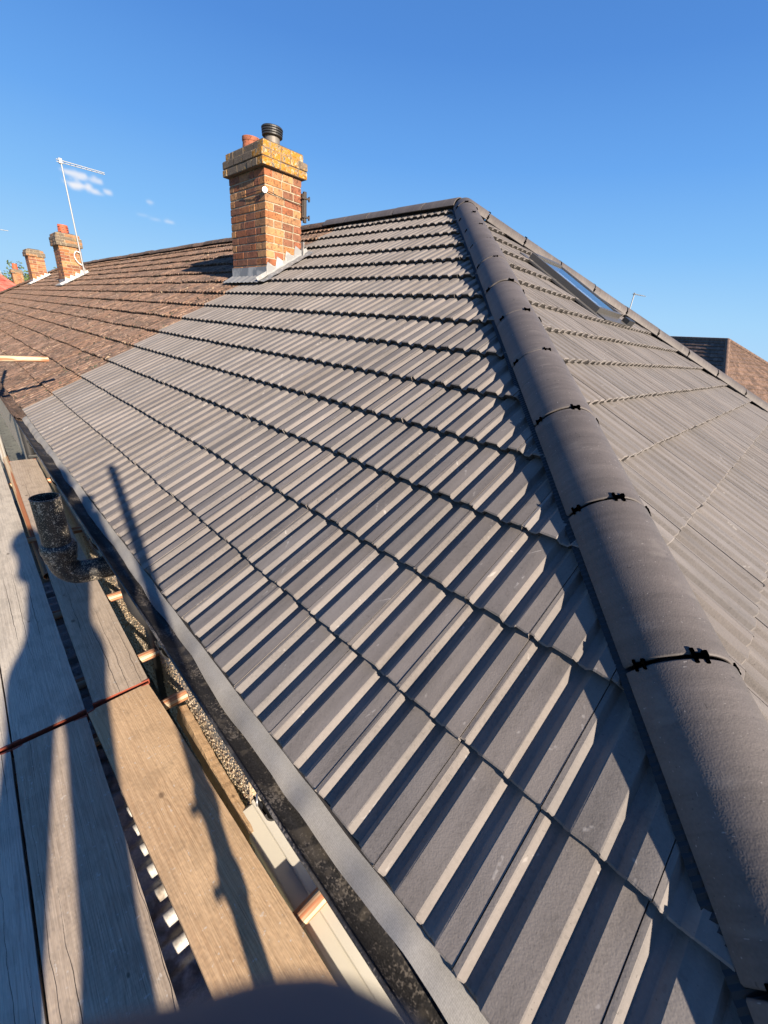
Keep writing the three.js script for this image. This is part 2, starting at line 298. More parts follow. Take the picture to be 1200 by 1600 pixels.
function tileGeo(face, a0, k, sMax, o, top = TLEN) {
  const s0 = tailOf(k), s1 = s0 + top, ou = R() * 7, ov = R() * 7;
  const ang = (R() - 0.5) * o.twist, lift = (R() - 0.5) * o.lift, ds = (R() - 0.5) * o.slip, t = 1 + (R() - 0.5) * o.tone, hue = (R() - 0.5) * o.hue;
  let pts = face.prof.map(([a, h]) => { const A = a0 + a; return { a: A, h, m: Math.min(s1, sMax(A)) }; });
  const low = s0 + 0.012;
  const kept = [];
  for (let i = 0; i < pts.length; i++) {
    if (i) { const A = pts[i - 1], B = pts[i]; if ((A.m > low) !== (B.m > low)) { const f = (low - A.m) / (B.m - A.m); kept.push({ a: lerp(A.a, B.a, f), h: lerp(A.h, B.h, f), m: low }); } }
    if (pts[i].m > low) kept.push(pts[i]);
  }
  if (kept.length < 2 || kept.at(-1).a - kept[0].a < 0.015) return null;
  for (const q of kept) { q.j = (R() - 0.5) * o.chip; q.jt = (R() - 0.5) * o.chip * 0.5; }
  const Z = (q, s) => q.h * ROLL - 0.011 + lift - (s - s0) * STEP / GAUGE + (q.a - a0 - 0.1) * ang * 0.4;
  const top3 = (q, s, dn = 0, cut = 0) => face.P(q.a + (s - s0) * ang * 0.15, s + ds, Z(q, s) + dn);
  const Q = [], W = [], B = 0.004;
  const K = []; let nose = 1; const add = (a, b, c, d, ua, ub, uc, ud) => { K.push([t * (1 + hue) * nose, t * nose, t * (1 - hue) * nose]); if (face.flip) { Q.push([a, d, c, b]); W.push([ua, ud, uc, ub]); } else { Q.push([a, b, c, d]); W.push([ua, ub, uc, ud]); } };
  for (let i = 0; i + 1 < kept.length; i++) {
    const A = kept[i], C = kept[i + 1], sa = s0 + A.j, sc = s0 + C.j;
    const u = q => [q.a + ou, ov], uv = (q, s) => [q.a + ou, s + ov];
    const aT = top3(A, sa + B, A.jt), cT = top3(C, sc + B, C.jt), aN = top3(A, sa, -B), cN = top3(C, sc, -B), aB = top3(A, sa + 0.016, -THICK), cB = top3(C, sc + 0.016, -THICK);
    const aH = top3(A, A.m), cH = top3(C, C.m);
    add(aT, cT, cH, aH, uv(A, sa), uv(C, sc), uv(C, C.m), uv(A, A.m));
    add(aN, cN, cT, aT, uv(A, sa), uv(C, sc), uv(C, sc + 0.006), uv(A, sa + 0.006));
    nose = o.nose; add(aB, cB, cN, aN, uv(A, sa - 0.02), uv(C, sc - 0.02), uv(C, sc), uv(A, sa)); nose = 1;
    add(top3(A, A.m, -0.014), top3(C, C.m, -0.014), cB, aB, uv(A, A.m), uv(C, C.m), uv(C, sc), uv(A, sa));
    if (A.m < s1 - 0.001 || C.m < s1 - 0.001) add(aH, cH, top3(C, C.m, -0.014), top3(A, A.m, -0.014), uv(A, A.m), uv(C, C.m), uv(C, C.m + 0.02), uv(A, A.m + 0.02));
  }
  for (const [q, sgn] of [[kept[0], -1], [kept.at(-1), 1]]) {
    const e = [top3(q, s0 + q.j), top3(q, q.m), top3(q, q.m, -0.014), top3(q, s0, -THICK)], w = [[0, s0], [0, q.m], [0.02, q.m], [0.02, s0]].map(x => [x[0] + q.a + ou, x[1] + ov]);
    if (sgn < 0) add(e[0], e[1], e[2], e[3], ...w); else add(e[3], e[2], e[1], e[0], ...[...w].reverse());
  }
  const g = quads(Q, W, K);
  return { g, size: sizeInView([top3(kept[0], s0), top3(kept.at(-1), s0), top3(kept[0], kept[0].m), top3(kept.at(-1), kept.at(-1).m)]) };
}
function layTiles(owner, list, mat, restName) {                          // the 300 that show largest one by one, the rest as one part
  list.sort((a, b) => b.size - a.size);
  list.slice(0, 300).forEach((t, i) => part(owner, i ? `roof_tile_${String(i).padStart(3, '0')}` : 'roof_tile', t.g, mat));
  if (list.length > 300) part(owner, restName, mergeGeometries(list.slice(300).map(t => t.g)), mat, { kind: 'stuff' });
}
const JOIN = 4.34, FAR_END = 22.9;                                        // party line between the two roofs; where the neighbour's ridge ends
const HIP_CUT = 0.088;
const house = thing('house', 'house with new grey concrete tiles, a hipped corner and a roof window', 'house', T(AV, GROUND, CORNER + 3));
const neighbour = thing('neighbouring_house', 'neighbouring house with old mossy brown tiled roof continuing the grey one', 'house', T(AV, GROUND, 12));
{
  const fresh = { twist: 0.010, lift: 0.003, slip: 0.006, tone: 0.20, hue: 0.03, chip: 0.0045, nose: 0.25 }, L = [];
  const hipA = a => LR - (AU - a) / CP - HIP_CUT, ridge = LR - 0.05;
  for (let k = 0; k < 15; k++) {
    for (let i = -9; i <= 21; i++) {
      const a0 = i * TW; if (a0 > JOIN - 0.1) continue;
      if (a0 > 3.92 && a0 < 4.74 && tailOf(k) * CP > 2.4 && tailOf(k) * CP < 2.8) continue;
      const t = tileGeo(faceMain, a0, k, a => Math.min(hipA(a), ridge, (a > 3.95 && tailOf(k) * CP < 2.45) ? 2.45 / CP : 99), fresh); if (t) L.push(t);
    }
    for (let i = 0; i < 39; i++) {
      const a0 = i * TW + 0.03, sk = tailOf(k);
      const t = tileGeo(faceEnd, a0, k, a => Math.min(a / CP, (2 * AV - a) / CP) - HIP_CUT, fresh); if (t) L.push(t);
    }
  }
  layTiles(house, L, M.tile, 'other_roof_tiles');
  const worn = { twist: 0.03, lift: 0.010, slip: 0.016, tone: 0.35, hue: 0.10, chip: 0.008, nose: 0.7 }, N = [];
  for (let k = 0; k < 15; k++) for (let i = 0; i < 116; i++) {
    const a0 = JOIN - 0.13 + i * TW + 0.03; if (a0 > FAR_END + AV) continue;
    if (a0 < JOIN + 0.05 && i === 0) continue;
    const t = tileGeo(faceMain, a0, k, a => Math.min(LR - 0.03, LR - (a - FAR_END) / CP - 0.05, 99), worn); if (t) N.push(t);
  }
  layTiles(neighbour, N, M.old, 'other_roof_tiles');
  // moss and lichen tufts on the old tiles
  const ico = new THREE.IcosahedronGeometry(1, 0), moss = new THREE.InstancedMesh(ico, std({ color: rgb(1, 1, 1), roughness: 1 }), 12000), m4 = new THREE.Matrix4(), q = new THREE.Quaternion(), e = new THREE.Euler();
  const off = neighbour.position;
  for (let i = 0; i < 12000; i++) {
    const a = JOIN + 0.1 + Math.pow(R(), 1.5) * 16.5, s = R() * (LR - 0.1), w = ((a % 0.1) + 0.1) % 0.1;
    let k = 0; while (tailOf(k + 1) < s) k++;
    const z = -0.006 - (s - tailOf(k)) * STEP / GAUGE + ((w > 0.034 && w < 0.09) ? -0.006 : 0.007) - 0.004;
    const p = faceMain.P(a, s, z), r = 0.004 + 0.015 * Math.pow(R(), 2.2); e.set(R() * 6, R() * 6, R() * 6); q.setFromEuler(e);
    m4.compose(p.sub(off), q, new THREE.Vector3(r * rr(0.8, 1.8), r * rr(0.5, 0.9), r * rr(0.7, 1.2))); moss.setMatrixAt(i, m4);
    const c = R(); moss.setColorAt(i, c < 0.30 ? rgb(0.10 * rr(0.6, 1.2), 0.072, 0.045) : c < 0.42 ? rgb(0.30, 0.22, 0.15) : rgb(0.045, 0.034, 0.025));
  }
  moss.name = 'moss'; moss.userData = { kind: 'stuff' }; moss.castShadow = moss.receiveShadow = true; neighbour.add(moss);
  // decks beneath the tiles and the hidden slopes behind
  const dn = -0.045, A = (a, s) => faceMain.P(a, s, dn), E = (a, s) => faceEnd.P(a, s, dn), top = LR - 0.02;
  const apexD = T(AV, AY - 0.05, AU), back = 2 * AV;
  part(house, 'roof_underlay', quads([
    [A(CORNER + 0.02, 0.01), apexD, T(AV, AY - 0.05, JOIN + 0.4), A(JOIN + 0.4, 0.01)],
    [E(0.02, 0.01), E(back - 0.02, 0.01), apexD, apexD],
    [T(back, 0, CORNER), T(back, 0, JOIN), T(AV, AY - 0.05, JOIN), apexD]]), M.underlay);
  const capF = T(AV, AY - 0.05, FAR_END);
  part(neighbour, 'roof_underlay', quads([
    [A(JOIN + 0.4, 0.01), T(AV, AY - 0.05, JOIN + 0.4), capF, A(FAR_END + AV, 0.01)],
    [T(back, 0, JOIN), T(back, 0, FAR_END + AV), capF, T(AV, AY - 0.05, JOIN)], [A(FAR_END + AV, 0.01), capF, T(back, 0, FAR_END + AV), T(back, 0, FAR_END + AV)]]), M.underlay);
}

// ------------------------------------------------------------------ hip and ridge tiles
function capGeo(base, dir, up, len, R0, half, lift, thick = 0.014, tone = 1, taper = 0) {    // part of a half-round cap, its foot end at base
  const side = new THREE.Vector3().crossVectors(dir, up).normalize(), n = 22, rings = [[0, -0.004], [0.004, 0], [len * 0.33, 0], [len * 0.66, 0], [len - 0.004, 0], [len, -0.004]], P = [], U = [], I = [];
  const ou = R() * 5, ov = R() * 5;
  const pt = (t, th, r) => base.clone().addScaledVector(dir, t).addScaledVector(side, r * Math.sin(th)).addScaledVector(up, r * Math.cos(th) - R0 + lift);
  const rows = [];
  for (const [t, dr] of rings) rows.push([t, R0 + dr + taper * (t / len - 0.5)]);
  rows.push([len, R0 - thick], [0, R0 - thick], [0, R0 - 0.004 - taper * 0.5]);
  rows.forEach(([t, r]) => { for (let i = 0; i <= n; i++) { const th = lerp(-half, half, i / n), p = pt(t, th, r); P.push(p.x, p.y, p.z); U.push(th * R0 + ou, t + ov); } });
  for (let j = 0; j + 1 < rows.length; j++) for (let i = 0; i < n; i++) { const a = j * (n + 1) + i, b = a + 1, c = a + n + 1, d = c + 1; I.push(a, c, b, b, c, d); }
  for (const i of [0, n]) { const b = P.length / 3; [[1, i], [4, i], [6, i], [7, i]].forEach(([j, k]) => { const o = (j * (n + 1) + k) * 3; P.push(P[o], P[o + 1], P[o + 2]); U.push(ou, ov); }); I.push(b, b + 1, b + 2, b, b + 2, b + 3); }
  const g = new THREE.BufferGeometry(); g.setAttribute('position', new THREE.Float32BufferAttribute(P, 3)); g.setAttribute('uv', new THREE.Float32BufferAttribute(U, 2)); g.setIndex(I); g.computeVertexNormals();
  return tint(g, [tone, tone, tone]);
}
const HIP_R = 0.128, HIP_HALF = 1.36, HIP_LIFT = 0.059;
function clipGeo(base, dir, up, th, big) {                                // black plastic union clip straddling a joint: two bars and a bridge
  const side = new THREE.Vector3().crossVectors(dir, up).normalize(), nrm = side.clone().multiplyScalar(Math.sin(th)).addScaledVector(up, Math.cos(th)), tan = side.clone().multiplyScalar(Math.cos(th)).addScaledVector(up, -Math.sin(th));
  const c = base.clone().addScaledVector(nrm, HIP_R + 0.002).addScaledVector(up, -HIP_R + HIP_LIFT), m = new THREE.Matrix4().makeBasis(tan, nrm, dir.clone()).setPosition(c), s = big ? 1.1 : 0.9;
  const gs = [[0.007, 0.006, 0.030, -0.010, 0], [0.007, 0.006, 0.026, 0.010, -0.003], [0.024, 0.008, 0.009, 0, 0], [0.008, 0.010, 0.012, 0.012, 0.004]].map(([w, h, d, x, z]) => { const g = new RoundedBoxGeometry(w * s, h, d * s, 1, 0.0015).clone(); g.translate(x * s, 0, z * s); return g; });
  const g = mergeGeometries(gs); g.applyMatrix4(m); return g;
}
function hipRun(owner, apex, downPlan, count, s0, s1, pitchLen, start, clips, seed) {
  const dirDown = downPlan.clone().normalize(), up = new THREE.Vector3(0, 1, 0).addScaledVector(dirDown, -dirDown.y).normalize(), dir = dirDown.clone().negate();
  for (let s = start; s < s1; s += pitchLen) {
    const jit = (R() - 0.5) * 0.008, b = apex.clone().addScaledVector(dirDown, s + pitchLen - 0.012).addScaledVector(up, jit);
    const d2 = dir.clone().addScaledVector(up, (R() - 0.5) * 0.012).normalize();
    const len = Math.min(pitchLen - 0.010, s + pitchLen - 0.012 - s0);
    if (len < 0.1) continue;
    part(owner, 'hip_tile', capGeo(b, d2, up, len, HIP_R, HIP_HALF, HIP_LIFT + rr(-0.002, 0.002), 0.014, rr(0.88, 1.1)), M.cap);
    if (clips) for (const th of [-1.05 + rr(-0.1, 0.1), -0.02 + rr(-0.12, 0.12), 0.95 + rr(-0.1, 0.1)]) part(owner, 'hip_clip', clipGeo(apex.clone().addScaledVector(dirDown, s + pitchLen - 0.007), dir, up, th, Math.abs(th) < 0.3), M.blackPlastic);
  }
  return { dirDown, up, dir };
}
{
  const apex = T(AV, AY, AU), hipLen = Math.hypot(AV, AV, AY);
  hipRun(house, apex, T(-1, -TP, -1), 12, 0.02, 5.85, 0.480, -0.26, true);
  hipRun(house, apex, T(1, -TP, -1), 12, 0.02, 5.85, 0.480, -0.20, true);
  // ribbed black hip roll showing between the tile cuts and the caps
  const rib = (dn, mir) => {
    const d = new THREE.Vector3().copy(dn).normalize(), face = mir, L = 5.8, n = 760, Q = [];
    const inner = (s) => apex.clone().addScaledVector(d, s).add(new THREE.Vector3(0, 0.006, 0));
    const row = (s, h, far) => { const p = inner(s); const o = mir(0.092 + (far ? 0.046 : 0)); return p.add(o).add(new THREE.Vector3(0, (far ? -0.002 : 0.004) + h, 0)); };
    for (let i = 0; i < n; i++) { const a = L * i / n, b = L * (i + 1) / n, ha = i % 2 ? 0.0045 : 0, hb = i % 2 ? 0 : 0.0045; const wob = Math.sin(i * 0.06) * 0.003; Q.push([row(a, ha, 0), row(b, hb, 0), row(b, hb * 0.6 + wob, 1), row(a, ha * 0.6 + wob, 1)]); Q.push([inner(a).add(new THREE.Vector3(0, 0.03, 0)), inner(b).add(new THREE.Vector3(0, 0.03, 0)), row(b, hb, 0), row(a, ha, 0)]); }
    return quads(Q);
  };
  // across-hip offsets run down each slope, at right angles to the hip
  const inA = w => { const d = T(-1, 0, 1).normalize(); return new THREE.Vector3(d.x * w, -w * Math.SQRT1_2 * TP * 1.0, d.z * w).add(new THREE.Vector3(0, -0.004, 0)); };
  const inB = w => { const d = T(1, 0, -1).normalize(); return new THREE.Vector3(d.x * w, -w * Math.SQRT1_2 * TP, d.z * w).add(new THREE.Vector3(0, -0.004, 0)); };
  part(house, 'hip_roll', rib(T(-1, -TP, -1), inA), M.hipRoll);
  part(house, 'hip_roll', rib(T(-1, -TP, -1), inB), M.hipRoll);
  const inB2 = w => { const d = T(-1, 0, -1).normalize(); return new THREE.Vector3(d.x * w, -w * Math.SQRT1_2 * TP, d.z * w).add(new THREE.Vector3(0, -0.004, 0)); };
  part(house, 'hip_roll', rib(T(1, -TP, -1), inB2), M.hipRoll);
  // ridge
  const up = new THREE.Vector3(0, 1, 0), along = T(0, 0, 1);
  for (let u = AU + 0.06; u < JOIN + 0.2; u += 0.46) part(house, 'ridge_tile', capGeo(T(AV, AY + rr(-0.003, 0.003), u), along, up, 0.452, HIP_R, 1.3, 0.066, 0.014, rr(0.95, 1.2)), M.cap);
  for (let u = JOIN + 0.28; u < FAR_END; u += 0.46) part(neighbour, 'ridge_tile', capGeo(T(AV, AY + rr(-0.008, 0.006) - 0.01, u), along, up, 0.45, 0.125, 1.25, 0.066, 0.014, rr(0.55, 1.0)), M.old);
  const dd = T(-1, -TP, 1).normalize(), u2 = new THREE.Vector3(0, 1, 0).addScaledVector(dd, -dd.y).normalize();
  for (let s = 0.1; s < 5.6; s += 0.46) part(neighbour, 'hip_tile', capGeo(T(AV, AY, FAR_END).addScaledVector(dd, s + 0.45), dd.clone().negate(), u2, 0.45, 0.125, 1.25, 0.066, 0.014, rr(0.55, 1.0)), M.old);
}

// ------------------------------------------------------------------ eaves: fabric strip, gutter, fascia, wall, window
{
  // eave strip: fabric lapping from under the first tiles into the gutter, its loose edge waving
  const n = 260, m = 6, P = [], U = [], I = [], u0 = CORNER + 0.1, u1 = JOIN - 0.05;
  for (let i = 0; i <= n; i++) {
    const u = lerp(u0, u1, i / n), wv = 0.5 + 0.5 * Math.sin(u * 9.1 + 1.3 * Math.sin(u * 2.3)) , w2 = fbm(u / 12 + 0.5, 0.3, 24, 3, 91, 3), ext = 0.026 + 0.016 * clamp((0.3 - u) / 1.0) + 0.011 * (w2 - 0.5) * 2 + 0.004 * wv, sag = 0.040 * (fbm(u / 12 + 0.5, 0.7, 46, 3, 95, 3) - 0.5);
    for (let j = 0; j <= m; j++) {
      const t = j / m, v = lerp(0.10, -ext, t), y = v * TP - 0.030 - 0.020 * Math.pow(t, 3) + sag * t * t * 2 + (v < 0.01 ? 0.0 : 0) - (v > 0 ? 0.012 : 0.012 * (1 + v / 0.06) * 0);
      const p = T(v, y, u); P.push(p.x, p.y, p.z); U.push(u * 2.5, v * 2.5);
    }
  }
  for (let i = 0; i < n; i++) for (let j = 0; j < m; j++) { const a = i * (m + 1) + j, b = a + m + 1; I.push(a, b, a + 1, a + 1, b, b + 1); }
  const g = new THREE.BufferGeometry(); g.setAttribute('position', new THREE.Float32BufferAttribute(P, 3)); g.setAttribute('uv', new THREE.Float32BufferAttribute(U, 2)); g.setIndex(I); g.computeVertexNormals();
  part(house, 'eave_strip', g, M.felt);
  // half-round gutters
  const gut = (ua, ub, drop, lumps, seed) => {
    const prof = [], N = 16, r = 0.056, cx = -0.030, cy = -0.040 + drop;
    for (let i = 0; i <= N; i++) { const th = Math.PI * i / N; prof.push([cx - r * Math.cos(th), cy - r * Math.sin(th)]); }
    prof.unshift([cx - r - 0.006, cy - 0.003], [cx - r - 0.006, cy + 0.005], [cx - r, cy + 0.005]);
    for (let i = N; i >= 0; i--) { const th = Math.PI * i / N; prof.push([cx - (r + 0.003) * Math.cos(th), cy - (r + 0.003) * Math.sin(th)]); }
    const Ln = Math.ceil((ub - ua) * 12), P = [], U = [], I = [], m = prof.length;
    for (let i = 0; i <= Ln; i++) { const u = lerp(ua, ub, i / Ln), sag = 0.003 * Math.sin(u * 2.1 + seed); let acc = 0; prof.forEach(([v, y], j) => { if (j) acc += Math.hypot(v - prof[j - 1][0], y - prof[j - 1][1]); const lump = lumps && j > 5 && j < 18 ? lumps * fbm(u / 8 + 0.2, j / 30, 90, 12, 7, 3) : 0; const p = T(v, y + sag + lump, u); P.push(p.x, p.y, p.z); U.push(u * 1.3, acc * 1.3); }); }
    for (let i = 0; i < Ln; i++) for (let j = 0; j + 1 < m; j++) { const a = i * m + j, b = a + m; I.push(a, b, a + 1, a + 1, b, b + 1); }
    const q = new THREE.BufferGeometry(); q.setAttribute('position', new THREE.Float32BufferAttribute(P, 3)); q.setAttribute('uv', new THREE.Float32BufferAttribute(U, 2)); q.setIndex(I); q.computeVertexNormals(); return q;
  };
  const G = part(house, 'gutter', gut(CORNER - 0.06, JOIN, 0, 0.010, 1), M.gutter);
  const GN = part(neighbour, 'gutter', gut(JOIN + 0.004, FAR_END + AV, -0.004, 0.06, 4), M.old, { label: 'gutter choked with brown moss' });
  tint(GN.geometry, [0.8, 0.8, 0.8]);
  const saddle = (u) => { const pts = []; for (let i = 0; i <= 14; i++) { const th = Math.PI * i / 14; pts.push(new THREE.Vector3(-0.036 - 0.062 * Math.cos(th), -0.040 - 0.062 * Math.sin(th), -u)); } const Q = []; for (let i = 0; i < 14; i++) { const a = pts[i], b = pts[i + 1], z = new THREE.Vector3(0, 0, 0.028); Q.push([a.clone().add(z), b.clone().add(z), b.clone().sub(z), a.clone().sub(z)]); const k = p => p.clone().add(new THREE.Vector3((p.x + 0.036) * 0.07, (p.y + 0.04) * 0.07, 0)); Q.push([k(a).add(z), k(b).add(z), k(b).sub(z), k(a).sub(z)]); Q.push([a.clone().add(z), b.clone().add(z), k(b).add(z), k(a).add(z)]); Q.push([a.clone().sub(z), b.clone().sub(z), k(b).sub(z), k(a).sub(z)]); } return quads(Q); };
  for (const u of [-0.32, 0.36, 1.28, 2.3, 3.3]) part(G, 'gutter_bracket', mergeGeometries([saddle(u), quads([[T(-0.102, -0.05, u + 0.012), T(-0.102, -0.05, u - 0.012), T(-0.098, -0.028, u - 0.012), T(-0.098, -0.028, u + 0.012)]])]), M.blackPlastic);
  const ring = new THREE.TorusGeometry(0.011, 0.0025, 8, 18); ring.rotateY(Math.PI / 2 - 0.5); ring.translate(-0.101, -0.033, 0.31); part(G, 'gutter_clip', ring, M.steel);
  part(house, 'fascia', bx(0.011, 0.027, -0.17, -0.02, CORNER, JOIN, 0.002), M.darkSteel);
  // wall below, with a window under the eaves
  const W0 = CORNER + 0.25, wv = 0.029, thick = 0.22, sillY = -0.598, headY = -0.19, wu0 = -1.12, wu1 = 0.012;
  part(house, 'wall', mergeGeometries([
    bx(wv, wv + thick, GROUND, sillY - 0.06, W0, JOIN, 0.002), bx(wv, wv + thick, sillY - 0.06, -0.04, wu1, JOIN, 0.002), bx(wv, wv + thick, sillY - 0.06, -0.04, W0, wu0, 0.002), bx(wv, wv + thick, headY, -0.04, wu0, wu1, 0.002),
    bx(wv, 2 * AV - wv, GROUND, -0.08, W0 - 0.0, W0 + 0.2, 0.002), bx(2 * AV - wv - 0.2, 2 * AV - wv, GROUND, -0.08, W0 + 0.2, JOIN, 0.002)]), M.pebbleWall);
  part(neighbour, 'wall', mergeGeometries([bx(wv, wv + thick, GROUND, -0.06, JOIN + 0.002, FAR_END + AV - 0.3, 0.002), bx(2 * AV - wv - 0.2, 2 * AV - wv, GROUND, -0.08, JOIN + 0.002, FAR_END + AV - 0.3, 0.002), bx(wv, 2 * AV - wv, GROUND, -0.08, FAR_END + AV - 0.298, FAR_END + AV - 0.1, 0.002)]), M.pebbleWall);
  part(neighbour, 'fascia', bx(0.022, 0.05, -0.24, -0.03, JOIN + 0.002, FAR_END + AV - 0.1, 0.002), M.cream);
  const peb = new THREE.InstancedMesh(new THREE.IcosahedronGeometry(1, 0), M.pebble, 9000), m4 = new THREE.Matrix4(), q = new THREE.Quaternion(), e = new THREE.Euler(), hp = house.position;
  for (let i = 0; i < 9000; i++) {
    const side = R() < 0.12, u = side ? wu1 + 0.001 : wu1 + Math.pow(R(), 1.4) * 2.6, y = rr(-1.0, -0.16), v = side ? rr(wv, wv + 0.04) : wv + 0.001, r = rr(0.003, 0.0065);
    e.set(R() * 6, R() * 6, R() * 6); q.setFromEuler(e); m4.compose(T(v, y, u).sub(hp), q, new THREE.Vector3(r, r * rr(0.7, 1), r * rr(0.8, 1.3))); peb.setMatrixAt(i, m4);
    const c = R(); peb.setColorAt(i, c < 0.5 ? rgb(0.30, 0.23, 0.15) : c < 0.7 ? rgb(0.42, 0.35, 0.26) : c < 0.88 ? rgb(0.18, 0.12, 0.08) : rgb(0.12, 0.11, 0.10));
  }
  peb.name = 'pebbledash'; peb.userData = { kind: 'stuff' }; house.add(peb);
  const win = part(house, 'window', mergeGeometries([bx(wv + 0.043, wv + 0.113, sillY, sillY + 0.042, wu0 + 0.06, wu1 - 0.06, 0.006), bx(wv + 0.043, wv + 0.113, headY - 0.065, headY, wu0 + 0.06, wu1 - 0.06, 0.006), bx(wv + 0.0425, wv + 0.1135, sillY, headY, wu1 - 0.06, wu1, 0.006), bx(wv + 0.0425, wv + 0.1135, sillY, headY, wu0, wu0 + 0.06, 0.006)]), M.upvc);
  part(win, 'window_sill', mergeGeometries([bx(wv - 0.055, wv + 0.043, sillY - 0.045, sillY - 0.004, wu0, wu1 - 0.002, 0.008), bx(wv - 0.001, wv + 0.0425, sillY - 0.004, sillY + 0.012, wu0, wu1 - 0.002, 0.005)]), M.cream);
  for (const u of [-0.50]) part(win, 'mullion', bx(wv + 0.034, wv + 0.118, sillY + 0.043, headY - 0.066, u - 0.045, u + 0.035, 0.006), M.upvc);
  for (const [a, b] of [[-0.46, -0.048], [-1.05, -0.55]]) { part(win, 'pane', quads([[T(wv + 0.078, sillY + 0.05, a), T(wv + 0.078, sillY + 0.05, b), T(wv + 0.078, headY - 0.06, b), T(wv + 0.078, headY - 0.06, a)]]), M.glass); part(win, 'sash', mergeGeometries([bx(wv + 0.050, wv + 0.088, sillY + 0.0425, sillY + 0.066, a, b, 0.004), bx(wv + 0.0495, wv + 0.089, sillY + 0.0425, headY - 0.0655, b - 0.033, b, 0.005), bx(wv + 0.0495, wv + 0.089, sillY + 0.0425, headY - 0.0655, a, a + 0.033, 0.005)]), M.upvc); }
  { const p = (v, y, u) => T(v, y, u), a = [wv + thick, 3.0, -2.6, -0.12, -1.22, 1.8]; part(win, 'room', quads([[p(a[1], a[2], a[4]), p(a[1], a[2], a[5]), p(a[1], a[3], a[5]), p(a[1], a[3], a[4])], [p(a[0], a[2], a[4]), p(a[1], a[2], a[4]), p(a[1], a[2], a[5]), p(a[0], a[2], a[5])], [p(a[0], a[3], a[4]), p(a[1], a[3], a[4]), p(a[1], a[3], a[5]), p(a[0], a[3], a[5])], [p(a[0], a[2], a[4]), p(a[1], a[2], a[4]), p(a[1], a[3], a[4]), p(a[0], a[3], a[4])], [p(a[0], a[2], a[5]), p(a[1], a[2], a[5]), p(a[1], a[3], a[5]), p(a[0], a[3], a[5])]]), M.room); }
}

// ------------------------------------------------------------------ roof window in the hipped end
{
  const a0 = 3.86, a1 = 4.50, s0 = 2.60, s1 = 3.50, h = 0.052, P = faceEnd.P;
  const slab = (x0, x1, y0, y1, n0, n1) => { const c = [[x0, y0, n0], [x1, y0, n0], [x1, y1, n0], [x0, y1, n0], [x0, y0, n1], [x1, y0, n1], [x1, y1, n1], [x0, y1, n1]].map(q => P(...q)); return quads([[c[3], c[2], c[1], c[0]], [c[4], c[5], c[6], c[7]], [c[0], c[1], c[5], c[4]], [c[1], c[2], c[6], c[5]], [c[2], c[3], c[7], c[6]], [c[3], c[0], c[4], c[7]]]); };
  const f = 0.035;
  const rw = part(house, 'roof_window', mergeGeometries([slab(a0, a0 + f, s0, s1, -0.03, h), slab(a1 - f, a1, s0, s1, -0.03, h), slab(a0 + f, a1 - f, s0, s0 + f, -0.03, h - 0.001), slab(a0 + f, a1 - f, s1 - f * 1.6, s1, -0.03, h + 0.006)]), M.frameGrey, { label: 'dark framed roof window with a pale blue sheet under the glass' });
  part(rw, 'pane', quads([[P(a0 + f, s0 + f, h - 0.008), P(a1 - f, s0 + f, h - 0.008), P(a1 - f, s1 - f, h - 0.008), P(a0 + f, s1 - f, h - 0.008)]]), M.glass);
  part(rw, 'pale_backing', quads([[P(a0 + f, s0 + f, 0.0), P(a1 - f, s0 + f, 0.0), P(a1 - f, s1 - f, 0.0), P(a0 + f, s1 - f, 0.0)]]), M.pale_backing);  // pale blue sheet added under the glass to brighten the pane
  part(rw, 'apron_flashing', mergeGeometries([slab(a0 + 0.02, a1 + 0.02, s0 - 0.11, s0 + 0.01, 0.004, 0.012)]), M.frameGrey);
  part(rw, 'side_flashing', slab(a1 + 0.002, a1 + 0.10, s0 - 0.10, s1 + 0.06, -0.01, 0.006), M.frameGrey);
  part(rw, 'side_flashing', slab(a0 - 0.10, a0 - 0.002, s0 - 0.10, s1 + 0.06, -0.01, 0.004), M.frameGrey);
  part(rw, 'lining_block', slab(a1 + 0.01, a1 + 0.20, s0 - 0.10, s0 - 0.03, 0.0, 0.055), M.blackPlastic);
}

// ------------------------------------------------------------------ chimneys: brick by brick
function brickGeo(V0, V1, Y0, Y1, U0, U1, j) {
  const g = bx(V0 + rr(-j, j), V1 + rr(-j, j), Y0, Y1, U0 + rr(-j, j), U1 + rr(-j, j), 0.005, 2, 2); return g;
}
function courseOfBricks(add, V0, V1, Y0, Y1, U0, U1, odd, pick, j) {      // one ring of bricks round a hollow stack
  const D = 0.1025, J = 0.010, split = (a, b, first) => { const out = []; let x = a; let len = first * rr(0.9, 1.1); while (x < b - 0.03) { let e = x + len; if (b - e < 0.07) e = b; out.push([x, Math.min(e, b)]); x = e + J; len = R() < 0.22 ? 0.105 : 0.215 * rr(0.94, 1.04); } return out; };
  const fU = odd ? [U0, U1] : [U0 + D + J, U1 - D - J], fV = odd ? [V0 + D + J, V1 - D - J] : [V0, V1];
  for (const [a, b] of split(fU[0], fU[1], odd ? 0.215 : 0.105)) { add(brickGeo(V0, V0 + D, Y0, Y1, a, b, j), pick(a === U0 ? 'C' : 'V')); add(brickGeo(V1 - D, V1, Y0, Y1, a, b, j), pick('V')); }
  for (const [a, b] of split(fV[0], fV[1], odd ? 0.105 : 0.22)) { add(brickGeo(a, b, Y0, Y1, U0, U0 + D, j), pick('U')); add(brickGeo(a, b, Y0, Y1, U1 - D, U1, j), pick('U')); }
}
